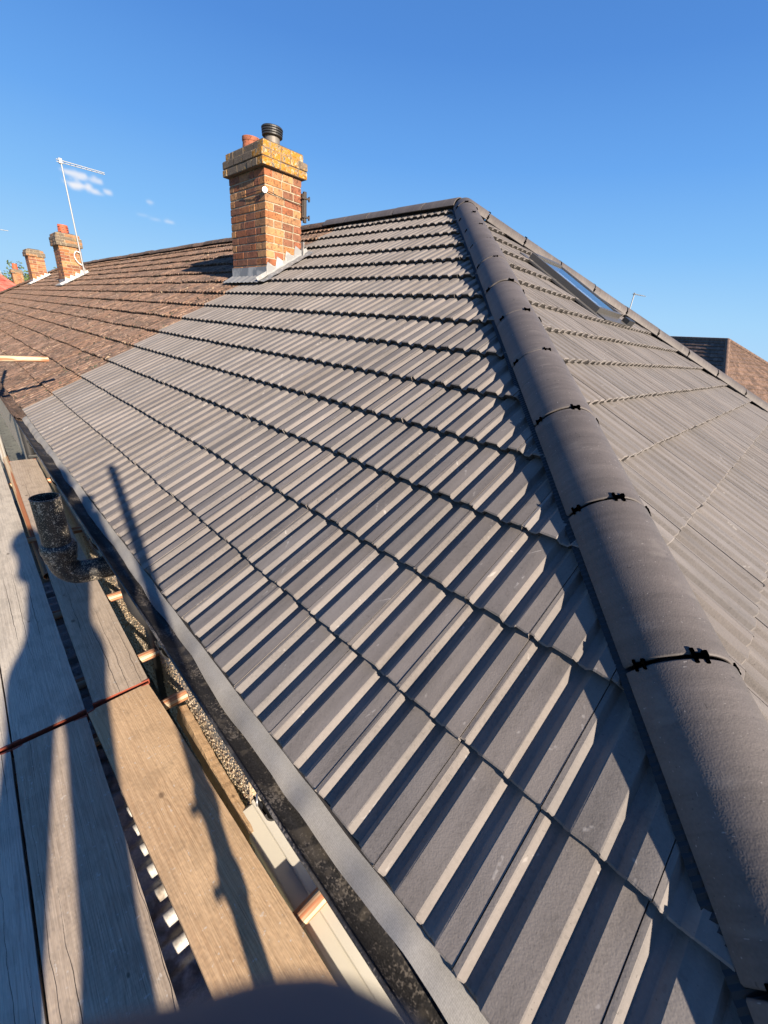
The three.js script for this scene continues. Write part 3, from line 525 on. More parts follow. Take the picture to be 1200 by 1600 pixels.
function chimney(label, V0, V1, U0, U1, yBase, yNeck, opt) {
  const c = thing('chimney_stack', label, 'chimney', T((V0 + V1) / 2, yBase, (U0 + U1) / 2), 'brick chimneys rising through the tiled roofs');
  const H = 0.065, C = 0.0757; let y = yNeck - C, odd = true; let n = 0;
  part(c, 'mortar_core', bx(V0 + 0.006, V1 - 0.006, yBase - 0.3, yNeck - 0.004, U0 + 0.006, U1 - 0.006, 0.004, 2, 2), M.mortar);
  const add = (g, m) => part(c, n++ ? `brick_${String(n - 1).padStart(3, '0')}` : 'brick', g, m);
  while (y > yBase - 0.15) { courseOfBricks(add, V0, V1, y, y + H, U0, U1, odd, f => f === 'V' && opt.dim && R() < 0.6 ? brickTones[3 + 3 * (R() < 0.5)] : brickTones[Math.floor(R() * 8)], 0.002); y -= C; odd = !odd; }  // dim: V faces get darker brick tones, their weaker light put into the colour
  // corbelled head
  const o = 0.048, rows = opt.rows ?? [[o, 0], [o, C], [0.016, 2 * C]];
  for (const [p, dy] of rows) {
    part(c, 'mortar_core', bx(V0 - p + 0.007, V1 + p - 0.007, yNeck + dy - 0.003, yNeck + dy + C - 0.003, U0 - p + 0.007, U1 + p - 0.007, 0.004, 2, 2), opt.lichen ? M.soot : M.mortar);
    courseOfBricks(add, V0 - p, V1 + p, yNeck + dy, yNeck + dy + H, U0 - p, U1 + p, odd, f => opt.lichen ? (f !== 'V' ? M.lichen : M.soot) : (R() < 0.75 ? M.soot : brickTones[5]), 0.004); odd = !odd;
  }
  const top = yNeck + rows.at(-1)[1] + C - 0.006, L = Math.hypot(1, 1);
  const fl = new THREE.CylinderGeometry(0.42, 0.70, 0.045, 4, 3); fl.rotateY(Math.PI / 4); fl.scale((V1 - V0 + 0.02) / 1.0, 1, (U1 - U0 + 0.02) / 1.0); fl.translate((V0 + V1) / 2, top + 0.022, -(U0 + U1) / 2);
  const fp = fl.attributes.position; for (let i = 0; i < fp.count; i++) fp.setY(i, fp.getY(i) + 0.012 * (hash(Math.round(fp.getX(i) * 50), Math.round(fp.getZ(i) * 50), 3) - 0.5));
  part(c, 'mortar_cap', metricUV(fl, 2, 2), opt.lichen ? M.flaunch : M.soot);
  return { c, top };
}
const roofY = V => V * TP;
function flashing(c, V0, V1, U0, U1, bright) {                            // lead round the foot: apron in front, stepped cover up the side
  const y0 = roofY(V0), m = bright ? M.whiteLead : M.lead;
  part(c, 'apron_flashing', mergeGeometries([bx(V0 - 0.006, V0 - 0.0025, y0 - 0.01, y0 + 0.115, U0 - 0.012, U1 + 0.02, 0.001), (() => { const P = (a, s, n) => faceMain.P(a, s, n), s1 = V0 / CP, Q = []; const n = 24; for (let i = 0; i < n; i++) { const a = lerp(U0 - 0.05, U1 + 0.06, i / n), b = lerp(U0 - 0.05, U1 + 0.06, (i + 1) / n), w = k => 0.010 + 0.006 * Math.sin(k * 63) ; Q.push([P(a, s1 - 0.15, w(a) + 0.006), P(b, s1 - 0.15, w(b) + 0.006), P(b, s1 + 0.01, w(b) + 0.012), P(a, s1 + 0.01, w(a) + 0.012)]); } return quads(Q); })()]), M.lead);
  const steps = [], n = 4, shp = new THREE.Shape(), dv = (V1 + 0.03 - V0) / n;
  shp.moveTo(V0 - 0.004, y0 - 0.03); for (let i = 0; i < n; i++) { const v = V0 - 0.004 + i * dv; shp.lineTo(v, roofY(v) + 0.10 + (i ? 0.0 : 0.02)); shp.lineTo(v + dv * 0.12, roofY(v) + 0.165); shp.lineTo(v + dv, roofY(v + dv) + 0.045); }
  shp.lineTo(V1 + 0.03, roofY(V1 + 0.03) - 0.03); shp.closePath();
  const st = new THREE.ExtrudeGeometry(shp, { depth: 0.004, bevelEnabled: false }); st.translate(0, 0, -U0 + 0.0025);
  part(c, 'stepped_flashing', st, m);
  const P = faceMain.P, sA = V0 / CP - 0.13, sB = V1 / CP + 0.12, Q = [], k = 10;
  for (let i = 0; i < k; i++) { const a = lerp(sA, sB, i / k), b = lerp(sA, sB, (i + 1) / k), z = s => 0.016 + 0.004 * Math.sin(s * 40); Q.push([P(U0 - 0.13, a, z(a) - 0.008), P(U0 - 0.13, b, z(b) - 0.008), P(U0 - 0.01, b, z(b) + 0.004), P(U0 - 0.01, a, z(a) + 0.004)], [P(U0 - 0.01, a, z(a) + 0.004), P(U0 - 0.01, b, z(b) + 0.004), P(U0 + 0.0, b, 0.06), P(U0 + 0.0, a, 0.06)]); }
  part(c, 'soaker_flashing', quads(Q, Q.map(() => [[0, 0], [0, 0.3], [0.3, 0.3], [0.3, 0]])), m);
  part(c, 'back_flashing', bx(V1 + 0.002, V1 + 0.012, roofY(V1) - 0.05, roofY(V1) + 0.16, U0 - 0.05, U1 + 0.05, 0.002), m);
}
{
  const V0 = 2.444, V1 = 2.914, U0 = 3.963, U1 = 4.780;
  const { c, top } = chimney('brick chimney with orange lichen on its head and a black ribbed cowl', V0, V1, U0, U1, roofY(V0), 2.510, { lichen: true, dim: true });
  flashing(c, V0, V1, U0, U1, false);
  const pot = part(c, 'chimney_pot', metricUV(new THREE.LatheGeometry([[0.085, 0], [0.104, 0], [0.096, 0.13], [0.102, 0.14], [0.102, 0.175], [0.086, 0.175], [0.080, 0.0]].map(q => new THREE.Vector2(...q)), 28).translate(2.655, 2.735, -4.60), 2, 2), M.terracotta);
  const fluePos = [2.69, 2.695, -4.20];
  const cowlPts = [[0.06, 0.163], [0.104, 0.163]]; for (let i = 0; i < 4; i++) cowlPts.push([0.110 + i * 0.002, 0.167 + i * 0.020], [0.110 + i * 0.002, 0.178 + i * 0.020], [0.102 + i * 0.002, 0.182 + i * 0.020]); cowlPts.push([0.114, 0.238], [0.108, 0.246], [0.0, 0.250]);
  const flue = part(c, 'flue_pipe', metricFlat(new THREE.LatheGeometry([[0.070, -0.05], [0.086, -0.05], [0.080, 0.17], [0.070, 0.17]].map(q => new THREE.Vector2(...q)), 32)).translate(...fluePos), M.dullSteel);
  part(flue, 'flue_cowl', metricFlat(new THREE.LatheGeometry(cowlPts.map(q => new THREE.Vector2(...q)), 36)).translate(...fluePos), M.blackPlastic);
  const disc = new THREE.CylinderGeometry(0.028, 0.028, 0.014, 24); disc.rotateX(Math.PI / 2); disc.rotateY(-0.6); disc.translate(V0 - 0.004, 2.297, -U0 + 0.01);
  part(c, 'fixing_disc', disc, M.white);
  const wire = new THREE.CatmullRomCurve3([T(V0 - 0.01, 2.30, U0 + 0.5), T(V0 - 0.014, 2.298, U0 + 0.02), T(V0 + 0.01, 2.295, U0 - 0.016), T(V0 + 0.2, 2.275, U0 - 0.012), T(V1 - 0.03, 2.262, U0 - 0.02), T(V1 + 0.03, 2.262, U0 - 0.03)]);
  part(c, 'bracket_wire', new THREE.TubeGeometry(wire, 40, 0.004, 6), M.darkSteel);
  part(c, 'aerial_bracket', mergeGeometries([bx(V1 + 0.010, V1 + 0.045, 2.10, 2.40, U0 - 0.045, U0 - 0.012, 0.004), bx(V1 - 0.02, V1 + 0.085, 2.145, 2.165, U0 - 0.055, U0 - 0.04, 0.002), bx(V1 - 0.02, V1 + 0.085, 2.325, 2.345, U0 - 0.055, U0 - 0.04, 0.002), bx(V1 + 0.07, V1 + 0.08, 2.13, 2.18, U0 - 0.06, U0 - 0.035, 0.002), bx(V1 + 0.07, V1 + 0.08, 2.31, 2.36, U0 - 0.06, U0 - 0.035, 0.002), bx(V1 - 0.002, V1 + 0.012, 2.12, 2.38, U0 - 0.03, U0 + 0.06, 0.002)]), M.darkSteel);
}
{
  const V0 = 2.47, V1 = 2.99, U0 = 15.2, U1 = 16.0;
  const { c, top } = chimney('brick chimney with a slotted red pot beside a tall aerial mast', V0, V1, U0, U1, roofY(V0), 2.44, { lichen: false, rows: [[0.05, 0], [0.05, 0.0757], [0.05, 0.151], [0.02, 0.227]] });
  flashing(c, V0, V1, U0, U1, true);
  const p = part(c, 'chimney_pot', metricFlat(new THREE.LatheGeometry([[0.09, 0], [0.13, 0], [0.12, 0.22], [0.10, 0.22], [0.09, 0]].map(q => new THREE.Vector2(...q)), 20)).translate(2.73, top + 0.03, -15.6), M.redPot);
  for (let r = 0; r < 3; r++) for (let k = 0; k < 8; k++) { const a = k * Math.PI / 4 + r * 0.1, b = new THREE.BoxGeometry(0.05, 0.022, 0.01); b.rotateY(-a + Math.PI / 2); b.translate(2.73 + 0.126 * Math.cos(a), top + 0.075 + r * 0.055, -15.6 + 0.126 * Math.sin(a)); part(p, 'pot_slot', b, M.darkSteel); }
}
{
  const V0 = 2.62, V1 = 3.12, U0 = 22.0, U1 = 22.8;
  const { c } = chimney('brick chimney without a pot, white flashing at its foot', V0, V1, U0, U1, roofY(V0), 2.50, { lichen: false });
  flashing(c, V0, V1, U0, U1, true);
}

// ------------------------------------------------------------------ red roofed house far along the row, its chimney, aerials
function courseRoof(corners, n, uvS, tone) {                              // a slope from its four corners (eave a, eave b, top b, top a) laid in n stepped courses
  const [a, b, c, d] = corners, nr = new THREE.Vector3().crossVectors(b.clone().sub(a), d.clone().sub(a).add(c.clone().sub(b))).normalize(); if (nr.y < 0) nr.negate();
  const Q = [], W = [], C = [], e = (t, k, h) => { const p = a.clone().lerp(d, t), q = b.clone().lerp(c, t); return p.lerp(q, k).addScaledVector(nr, h); }, m = Math.max(4, Math.round(a.distanceTo(b) / 0.3));
  for (let i = 0; i < n; i++) for (let k = 0; k < m; k++) {
    const t0 = i / n, t1 = (i + 1) / n, k0 = k / m, k1 = (k + 1) / m, j = rr(0.03, 0.045), tn = tone * rr(0.6, 1.25);
    const u0 = k0 * a.distanceTo(b) * uvS, u1 = k1 * a.distanceTo(b) * uvS, v0 = i * 0.33, v1 = v0 + 0.33;
    Q.push([e(t0, k0, j), e(t0, k1, j), e(t1, k1, 0.005), e(t1, k0, 0.005)], [e(t0, k0, 0), e(t0, k1, 0), e(t0, k1, j), e(t0, k0, j)]);
    W.push([[u0, v0], [u1, v0], [u1, v1], [u0, v1]], [[u0, v0], [u1, v0], [u1, v0 + 0.03], [u0, v0 + 0.03]]); C.push([tn, tn, tn], [tn, tn, tn]);
  }
  return quads(Q, W, C);
}
{
  const h = thing('red_roofed_house', 'house with a bright red tiled roof behind the brown roof', 'house', T(0.6, GROUND, 33));
  const eY = -0.6, rY = 2.35, a = [T(-3.4, eY, 29.2), T(5.6, eY, 29.2), T(2.2, rY, 32.4), T(-3.4, rY, 32.4)];
  part(h, 'roof_slope', courseRoof(a, 14, 1, 1), std({ color: rgb(0.62, 0.13, 0.095), map: brickMap, vertexColors: true }));
  part(h, 'roof_slope', courseRoof([T(5.6, eY, 29.2), T(5.6, eY, 36), T(2.2, rY, 32.9), T(2.2, rY, 32.4)], 14, 1, 1), std({ color: rgb(0.62, 0.13, 0.095), map: brickMap, vertexColors: true }));
  part(h, 'roof_slope', courseRoof([T(5.6, eY, 36), T(-3.4, eY, 36), T(-3.4, rY, 32.9), T(2.2, rY, 32.9)], 14, 1, 1), M.redTile);
  part(h, 'wall', bx(-3.3, 5.3, GROUND, eY, 29.5, 35.7, 0.01), M.render);
  const { c } = chimney('small far brick chimney with a red pot beyond the red roof', 3.75, 4.3, 38.6, 39.4, 0.9, 2.42, { lichen: false });
  const pot = part(c, 'chimney_pot', metricFlat(new THREE.LatheGeometry([[0.10, 0], [0.15, 0], [0.13, 0.34], [0.10, 0.34]].map(q => new THREE.Vector2(...q)), 14)).translate(4.02, 2.66, -39), M.redPot);
  const f = thing('far_house', 'low brown roofed house carrying the small far chimney', 'house', T(3.5, GROUND, 40));
  part(f, 'roof_slope', courseRoof([T(0.5, -0.6, 36.5), T(7, -0.6, 36.5), T(7, 1.75, 40), T(0.5, 1.75, 40)], 9, 1, 1), M.farTile);
  part(f, 'roof_slope', courseRoof([T(7, -0.6, 43.5), T(0.5, -0.6, 43.5), T(0.5, 1.75, 40), T(7, 1.75, 40)], 9, 1, 1), M.farTile);
  part(f, 'wall', bx(0.7, 6.8, GROUND, -0.62, 37.3, 42.7, 0.01), M.render);
}
function aerial(label, foot, top, boomDir, boomL, elements, r, group, opts = {}) {
  const a = thing('roof_aerial', label, 'aerial', foot);
  part(a, 'mast', tubeBetween(foot, top, r, 12), M.alu);
  const d = boomDir.clone().normalize(), b0 = top.clone().addScaledVector(d, -0.10 * boomL), b1 = top.clone().addScaledVector(d, boomL), up = new THREE.Vector3(0, 1, 0), sd = new THREE.Vector3().crossVectors(d, up).normalize();
  if (opts.twin) { part(a, 'boom', mergeGeometries([tubeBetween(b0.clone().addScaledVector(up, 0.02), b1.clone().addScaledVector(up, 0.012), r * 0.55, 8), tubeBetween(b0.clone().addScaledVector(up, -0.03), b1.clone().addScaledVector(up, -0.022), r * 0.55, 8)]), M.alu); }
  else part(a, 'boom', tubeBetween(b0, b1, r * 0.6, 8), M.alu);
  for (let i = 0; i < elements; i++) { const p = b0.clone().lerp(b1, (i + 0.5) / elements), L = opts.el * (1 - 0.35 * i / elements); part(a, 'element', opts.vertical ? tubeBetween(p.clone().addScaledVector(up, -L), p.clone().addScaledVector(up, L), r * 0.28, 6) : tubeBetween(p.clone().addScaledVector(sd, -L), p.clone().addScaledVector(sd, L), r * 0.28, 6), M.alu); }
  part(a, 'clamp', bx(top.x - 0.05, top.x + 0.03, top.y - 0.06, top.y + 0.06, -top.z - 0.04, -top.z + 0.04, 0.008), M.alu);
  if (opts.cable) part(a, 'cable', new THREE.TubeGeometry(new THREE.CatmullRomCurve3(opts.cable), 40, 0.012, 8), M.white);
  return a;
}
{
  const foot = T(2.957, 1.80, 15.10), top = T(2.88, 4.40, 15.10);
  aerial('tall white aerial mast with a long flat boom strapped to a chimney', foot, top, T(1, -0.02, -0.10), 0.98, 9, 0.019, null, { twin: true, el: 0.09, cable: [T(2.94, 2.32, 15.12), T(2.85, 2.34, 15.12), T(2.79, 2.22, 15.12), T(2.84, 2.08, 15.12), T(2.95, 2.0, 15.12)] });
  const f2 = T(3.35, 1.2, 38.3), t2 = T(2.75, 4.75, 38.3);
  aerial('thin distant aerial mast with short crossbars near the small chimney', f2, t2, T(1, 0.02, -0.2), 1.3, 9, 0.03, null, { el: 0.22 });
}

// ------------------------------------------------------------------ brown hipped house to the right of the far hip
{
  const K = 1.3, ap = T(-0.373 + 21.83 * K, 1 + 0.955 * K, -0.88 + 2.73 * K), rd = T(0.51, 0, 0.86).normalize(), sd = new THREE.Vector3(-rd.z, 0, rd.x);   // sd: horizontal, at right angles to the ridge
  const run = 3.75, drop = run * Math.tan(0.61), lean = sd.dot(camPos.clone().sub(ap)) > 0 ? 1 : -1, L = 9;
  const at = (r, s, y) => ap.clone().addScaledVector(rd, r).addScaledVector(sd, s * lean).add(new THREE.Vector3(0, y, 0));
  const h = thing('brown_roofed_house', 'house with a dark brown hipped roof beyond the far hip', 'house', at(4, 0, GROUND - ap.y));
  part(h, 'roof_slope', courseRoof([at(-run, -run, -drop), at(-run, run, -drop), at(0, 0.01, 0), at(0, -0.01, 0)], 15, 1, 0.9), M.farTile);
  part(h, 'roof_slope', courseRoof([at(-run, run, -drop), at(L + run, run, -drop), at(L, 0.01, 0), at(0, 0.01, 0)], 15, 1, 0.9), M.farTile);
  part(h, 'roof_slope', courseRoof([at(L + run, -run, -drop), at(-run, -run, -drop), at(0, -0.01, 0), at(L, -0.01, 0)], 15, 1, 0.9), M.farTile);
  part(h, 'roof_slope', courseRoof([at(L + run, run, -drop), at(L + run, -run, -drop), at(L, -0.01, 0), at(L, 0.01, 0)], 15, 1, 0.9), M.farTile);
  const ridgeCap = (a, b) => { const g = tubeBetween(a, b, 0.11, 10); return tint(g, [0.9, 0.9, 0.9]); };
  part(h, 'ridge_cap', ridgeCap(at(0, 0, 0), at(L, 0, 0)), M.farTile);
  part(h, 'hip_cap', ridgeCap(at(0, 0, 0), at(-run, run, -drop)), M.farTile); part(h, 'hip_cap', ridgeCap(at(0, 0, 0), at(-run, -run, -drop)), M.farTile);
  const wallBox = (r0, r1, s, y0, y1, out) => { const g = bx(-s, s, y0, y1, r0, r1, 0.01); const m = new THREE.Matrix4().makeBasis(sd.clone().multiplyScalar(lean), new THREE.Vector3(0, 1, 0), rd.clone().negate()).setPosition(ap); g.applyMatrix4(m); return g; };
  part(h, 'wall', wallBox(-run + 0.3, L + run - 0.3, run - 0.3, GROUND - ap.y, -drop - 0.12), M.render);
  part(h, 'fascia', wallBox(-run + 0.02, L + run - 0.02, run - 0.02, -drop - 0.22, -drop - 0.02), M.cream);
  const foot = at(2.6, 0, 0.05); aerial('small aerial rising behind the far hip', T(-0.373 + 27.6, 2.2, -0.88 + 8.37), T(-0.373 + 27.6, 4.22, -0.88 + 8.37), T(0.9, -0.05, -0.6), 0.75, 8, 0.03, null, { el: 0.16 });
}

// ------------------------------------------------------------------ trees beyond the row
function tree(label, V, U, top, rad, seed) {
  const q = rng(seed), t = thing('broadleaf_tree', label, 'tree', T(V, GROUND, U), 'trees beyond the end of the row');
  const trunk = [tubeBetween(T(V, GROUND, U), T(V, top - rad * 1.3, U), 0.22, 10)], Q = [], C = [];
  for (let i = 0; i < 7; i++) { const a = q() * 6.28; trunk.push(tubeBetween(T(V, top - rad * 1.7 + q() * rad * 0.6, U), T(V + Math.cos(a) * rad * 0.7, top - rad * (0.2 + 0.8 * q()), U + Math.sin(a) * rad * 0.7), 0.07, 6)); }
  part(t, 'trunk', mergeGeometries(trunk), M.bark);
  for (let c = 0; c < 46; c++) {
    const a = q() * 6.28, e = Math.acos(2 * q() - 1), r = rad * Math.cbrt(q()) , cx = V + r * Math.sin(e) * Math.cos(a), cy = top - rad + r * Math.cos(e) * 0.95, cz = U + r * Math.sin(e) * Math.sin(a), cr = rad * (0.14 + 0.18 * q()), tn = 0.6 + 0.8 * q();
    for (let k = 0; k < 90; k++) {
      const d = new THREE.Vector3(q() - 0.5, q() - 0.5, q() - 0.5).normalize().multiplyScalar(cr * Math.cbrt(q())), p = T(cx, cy, cz).add(d), x = new THREE.Vector3(q() - 0.5, q() - 0.5, q() - 0.5).normalize(), y = new THREE.Vector3(q() - 0.5, q() - 0.5, q() - 0.5).cross(x).normalize(), s = 0.07 + 0.10 * q();
      Q.push([p.clone().addScaledVector(x, -s), p.clone().addScaledVector(y, -s * 0.6), p.clone().addScaledVector(x, s), p.clone().addScaledVector(y, s * 0.6)]); const v = tn * (0.7 + 0.6 * q()); C.push([v, v, v * 0.9]);
    }
  }
  part(t, 'crown', quads(Q, null, C), M.leaf);
}
tree('green broadleaf tree behind the red roof and far aerial', 5.4, 62, 4.1, 3.6, 5);
tree('tree crown showing between the small far chimney and its neighbour', 8.6, 58, 3.9, 2.9, 6);
tree('tree crown just beside the brick chimney with the red pot', 10.4, 60, 4.05, 2.6, 7);
tree('low tree at the end of the row left of the aerial', 1.6, 66, 2.9, 3.2, 8);

// ------------------------------------------------------------------ scaffold
const DECK = -0.5;
function board(label, mat, Ua, Va, Ub, Vb, w, opt = {}) {                 // a 38 mm scaffold board from (Va, Ua) to (Vb, Ub), hooped at its ends
  const a = T(Va, 0, Ua), b = T(Vb, 0, Ub), L = a.distanceTo(b), dir = b.clone().sub(a).normalize(), mid = a.clone().add(b).multiplyScalar(0.5), g0 = thing('scaffold_board', label, 'scaffold board', new THREE.Vector3(mid.x, DECK - 0.038 + (opt.dy ?? 0), mid.z), 'scaffold boards laid along the eaves');
  const orient = new THREE.Matrix4().makeBasis(new THREE.Vector3(0, 1, 0).cross(dir).normalize(), new THREE.Vector3(0, 1, 0), dir).setPosition(mid.x, DECK - 0.019 + (opt.dy ?? 0), mid.z);
  let g = new THREE.BoxGeometry(w, 0.038, L, 8, 2, 60); const p = g.attributes.position;
  for (let i = 0; i < p.count; i++) { const x = p.getX(i), z = p.getZ(i), e = Math.abs(x) > w / 2 - 0.001; const n = fbm(z / 8 + 0.5, x + 0.5, 40, 6, opt.seed ?? 3, 3) - 0.5; if (e) p.setX(i, x + n * 0.006); p.setY(i, p.getY(i) + n * 0.002 + 0.0015 * Math.cos(x / w * 3) * (opt.cup ?? 1) - (e && Math.abs(p.getY(i)) > 0.018 ? 0.002 * Math.sign(p.getY(i)) : 0)); }
  g = metricUV(g, 4, 0.5, (opt.seed ?? 3) * 0.13, (opt.seed ?? 3) * 0.31); g.applyMatrix4(orient); part(g0, 'plank', g, mat);
  for (const s of [-1, 1]) { const o = bx(-w / 2 - 0.003, w / 2 + 0.003, -0.0205, 0.0196, -0.004, 0.004, 0.0015); o.translate(0, 0, s * (L / 2 - 0.002)); o.applyMatrix4(orient); part(g0, 'end_band', o, opt.band ?? M.redBand); }
  return g0;
}
board('tan sawn scaffold board next to the window sill, red band at its end', M.woodTan, 0.697, -0.199, -3.1, -0.082, 0.224, { seed: 3 });
board('grey brown scaffold board crossed by a leg shadow, beside the corrugated gap', M.woodBrown, 0.684, -0.4285, -3.1, -0.52, 0.222, { seed: 8 });
board('scaffold board on the outer side with a chafed grey edge', M.woodGrey, 0.69, -0.658, -3.1, -0.748, 0.222, { seed: 11 });
board('outermost scaffold board where the photographer stands', M.woodBrown, 0.69, -0.886, -3.1, -0.976, 0.222, { seed: 14 });
board('pale weathered scaffold board with long cracks, left of the vent pipe', M.woodGrey, 0.712, -0.426, 4.58, -0.374, 0.222, { seed: 5 });
board('pale scaffold board at the outer edge beyond the cracked one', M.woodGrey, 0.712, -0.654, 4.58, -0.602, 0.222, { seed: 9 });
board('brown scaffold board running under the black vent pipe', M.woodBrown, 0.722, -0.182, 4.42, -0.099, 0.205, { seed: 6 });
// transom tubes below the boards, their ends poking out towards the wall
function tubeThing(name, label, a, b, mat, group, category = 'scaffold tube') {
  const t = thing(name, label, category, a.y < b.y ? a : b.clone(), group), d = b.clone().sub(a).normalize();
  part(t, 'tube', pipeBetween(a, b, 0.0242, 0.0205), mat); return t;
}
for (const [u, lab] of [[1.555, 'transom tube end beside the vent pipe elbow'], [0.947, 'short transom tube end near the gutter bracket'], [0.598, 'orange transom tube end where two boards meet'], [-0.388, 'cream and orange transom tube end over the window sill'], [2.6, 'transom tube under the pale boards beyond the pipe'], [3.85, 'transom tube under the far end of the brown board'], [-1.6, 'transom tube under the boards behind the photographer'], [-2.8, 'last transom tube under the boards behind the photographer']])
  tubeThing('transom_tube', lab, T(-1.25, -0.5635, u), T(0.066, -0.5635, u), M.tube, 'transom tubes under the boards');
tubeThing('ledger_tube', 'rusty orange ledger tube in the gap beside the far brown board', T(-0.255, -0.6125, 2.1), T(-0.205, -0.5, 5.2), M.tube, 'ledger tubes under the boards');
tubeThing('ledger_tube', 'outer ledger tube carrying the transoms', T(-1.18, -0.636, -3.2), T(-1.18, -0.636, 4.9), M.galv, 'ledger tubes under the boards');
function coupler(parent, at) { part(parent, 'coupler', mergeGeometries([bx(at.x - 0.029, at.x + 0.029, at.y - 0.022, at.y + 0.022, -at.z - 0.029, -at.z + 0.029, 0.009), bx(at.x - 0.052, at.x - 0.027, at.y - 0.007, at.y + 0.007, -at.z - 0.008, -at.z + 0.008, 0.003)]), M.darkSteel); }
{
  const p1 = tubeThing('scaffold_standard', 'upright scaffold tube rising through the gap between the boards', T(-0.305, GROUND, -1.32), T(-0.305, 1.36, -1.32), M.galv, 'upright scaffold tubes');
  coupler(p1, T(-0.305, 0.03, -1.32)); coupler(p1, T(-0.305, -0.07, -1.32)); coupler(p1, T(-0.305, -0.605, -1.32));
  const p2 = tubeThing('scaffold_standard', 'far upright scaffold tube at the end of the boards', T(-0.225, GROUND, 4.62), T(-0.225, 0.95, 4.62), M.galv, 'upright scaffold tubes');
  coupler(p2, T(-0.225, 0.44, 4.62));
  for (const u of [-2.9, 1.0, 4.75]) tubeThing('scaffold_standard', `upright scaffold tube on the outer side of the boards, ${u < 0 ? 'behind the photographer' : u < 3 ? 'where the board ends meet' : 'beside the flat felt roof'}`, T(-1.235, GROUND, u), T(-1.235, -0.45, u), M.galv, 'upright scaffold tubes');
  tubeThing('guard_tube', 'cream tube reaching in over the edge of the old brown tiles', T(-0.42, 0.495, 4.15), T(0.262, 0.495, 4.15), M.tube, null);
}
// corrugated sheet below the boards
{
  const t = thing('corrugated_sheet', 'corrugated metal sheet under the scaffold boards', 'metal sheet', T(-0.8, -0.61, 0));
  const Q = [], W = [], N = 12; const u0 = -3.0, u1 = 2.0, n = Math.round((u1 - u0) / 0.076 * N), P = [], U = [], I = [];
  for (let i = 0; i <= n; i++) { const u = lerp(u0, u1, i / n), y = -0.6005 + 0.010 * Math.cos(i / N * 2 * Math.PI); for (const v of [-1.5, -0.8, -0.125]) { const p = T(v, y, u); P.push(p.x, p.y, p.z); U.push(v * 1.5, u * 1.5); } }
  for (let i = 0; i < n; i++) for (let j = 0; j < 2; j++) { const a = i * 3 + j, b = a + 3; I.push(a, b, a + 1, a + 1, b, b + 1); }
  const g = new THREE.BufferGeometry(); g.setAttribute('position', new THREE.Float32BufferAttribute(P, 3)); g.setAttribute('uv', new THREE.Float32BufferAttribute(U, 2)); g.setIndex(I); g.computeVertexNormals();
  part(t, 'sheet', g, M.galv);
  const f = thing('flat_roof', 'low grey green felt roof below the far end of the boards', 'flat roof', T(-0.9, GROUND, 7));
  part(f, 'felt_top', bx(-2.2, 0.034, -1.02, -0.98, 0.25, 12, 0.004), M.greyFelt); part(f, 'wall', bx(-2.1, 0.0, GROUND, -1.02, 0.4, 11.9, 0.004), M.pebbleWall);
}
// sawn timber on edge between the boards and the wall
{
  const t = thing('sawn_timber', 'orange sawn timber on edge between the tan board and the wall', 'timber', T(0.0, -0.62, 0.2));
  const g = metricUV(new THREE.BoxGeometry(0.034, 0.06, 0.66, 2, 4, 40), 6, 0.8, 0.3, 0.1), p = g.attributes.position; for (let i = 0; i < p.count; i++) { const n = fbm(p.getZ(i) / 4 + 0.5, p.getY(i) + 0.5, 60, 10, 13, 3) - 0.5; p.setX(i, p.getX(i) + n * 0.008); p.setY(i, p.getY(i) + n * 0.006); }
  g.computeVertexNormals(); g.rotateZ(-0.3); g.rotateY(-0.02); g.translate(-0.012, -0.63, -0.25); part(t, 'plank', g, M.woodTan);
}
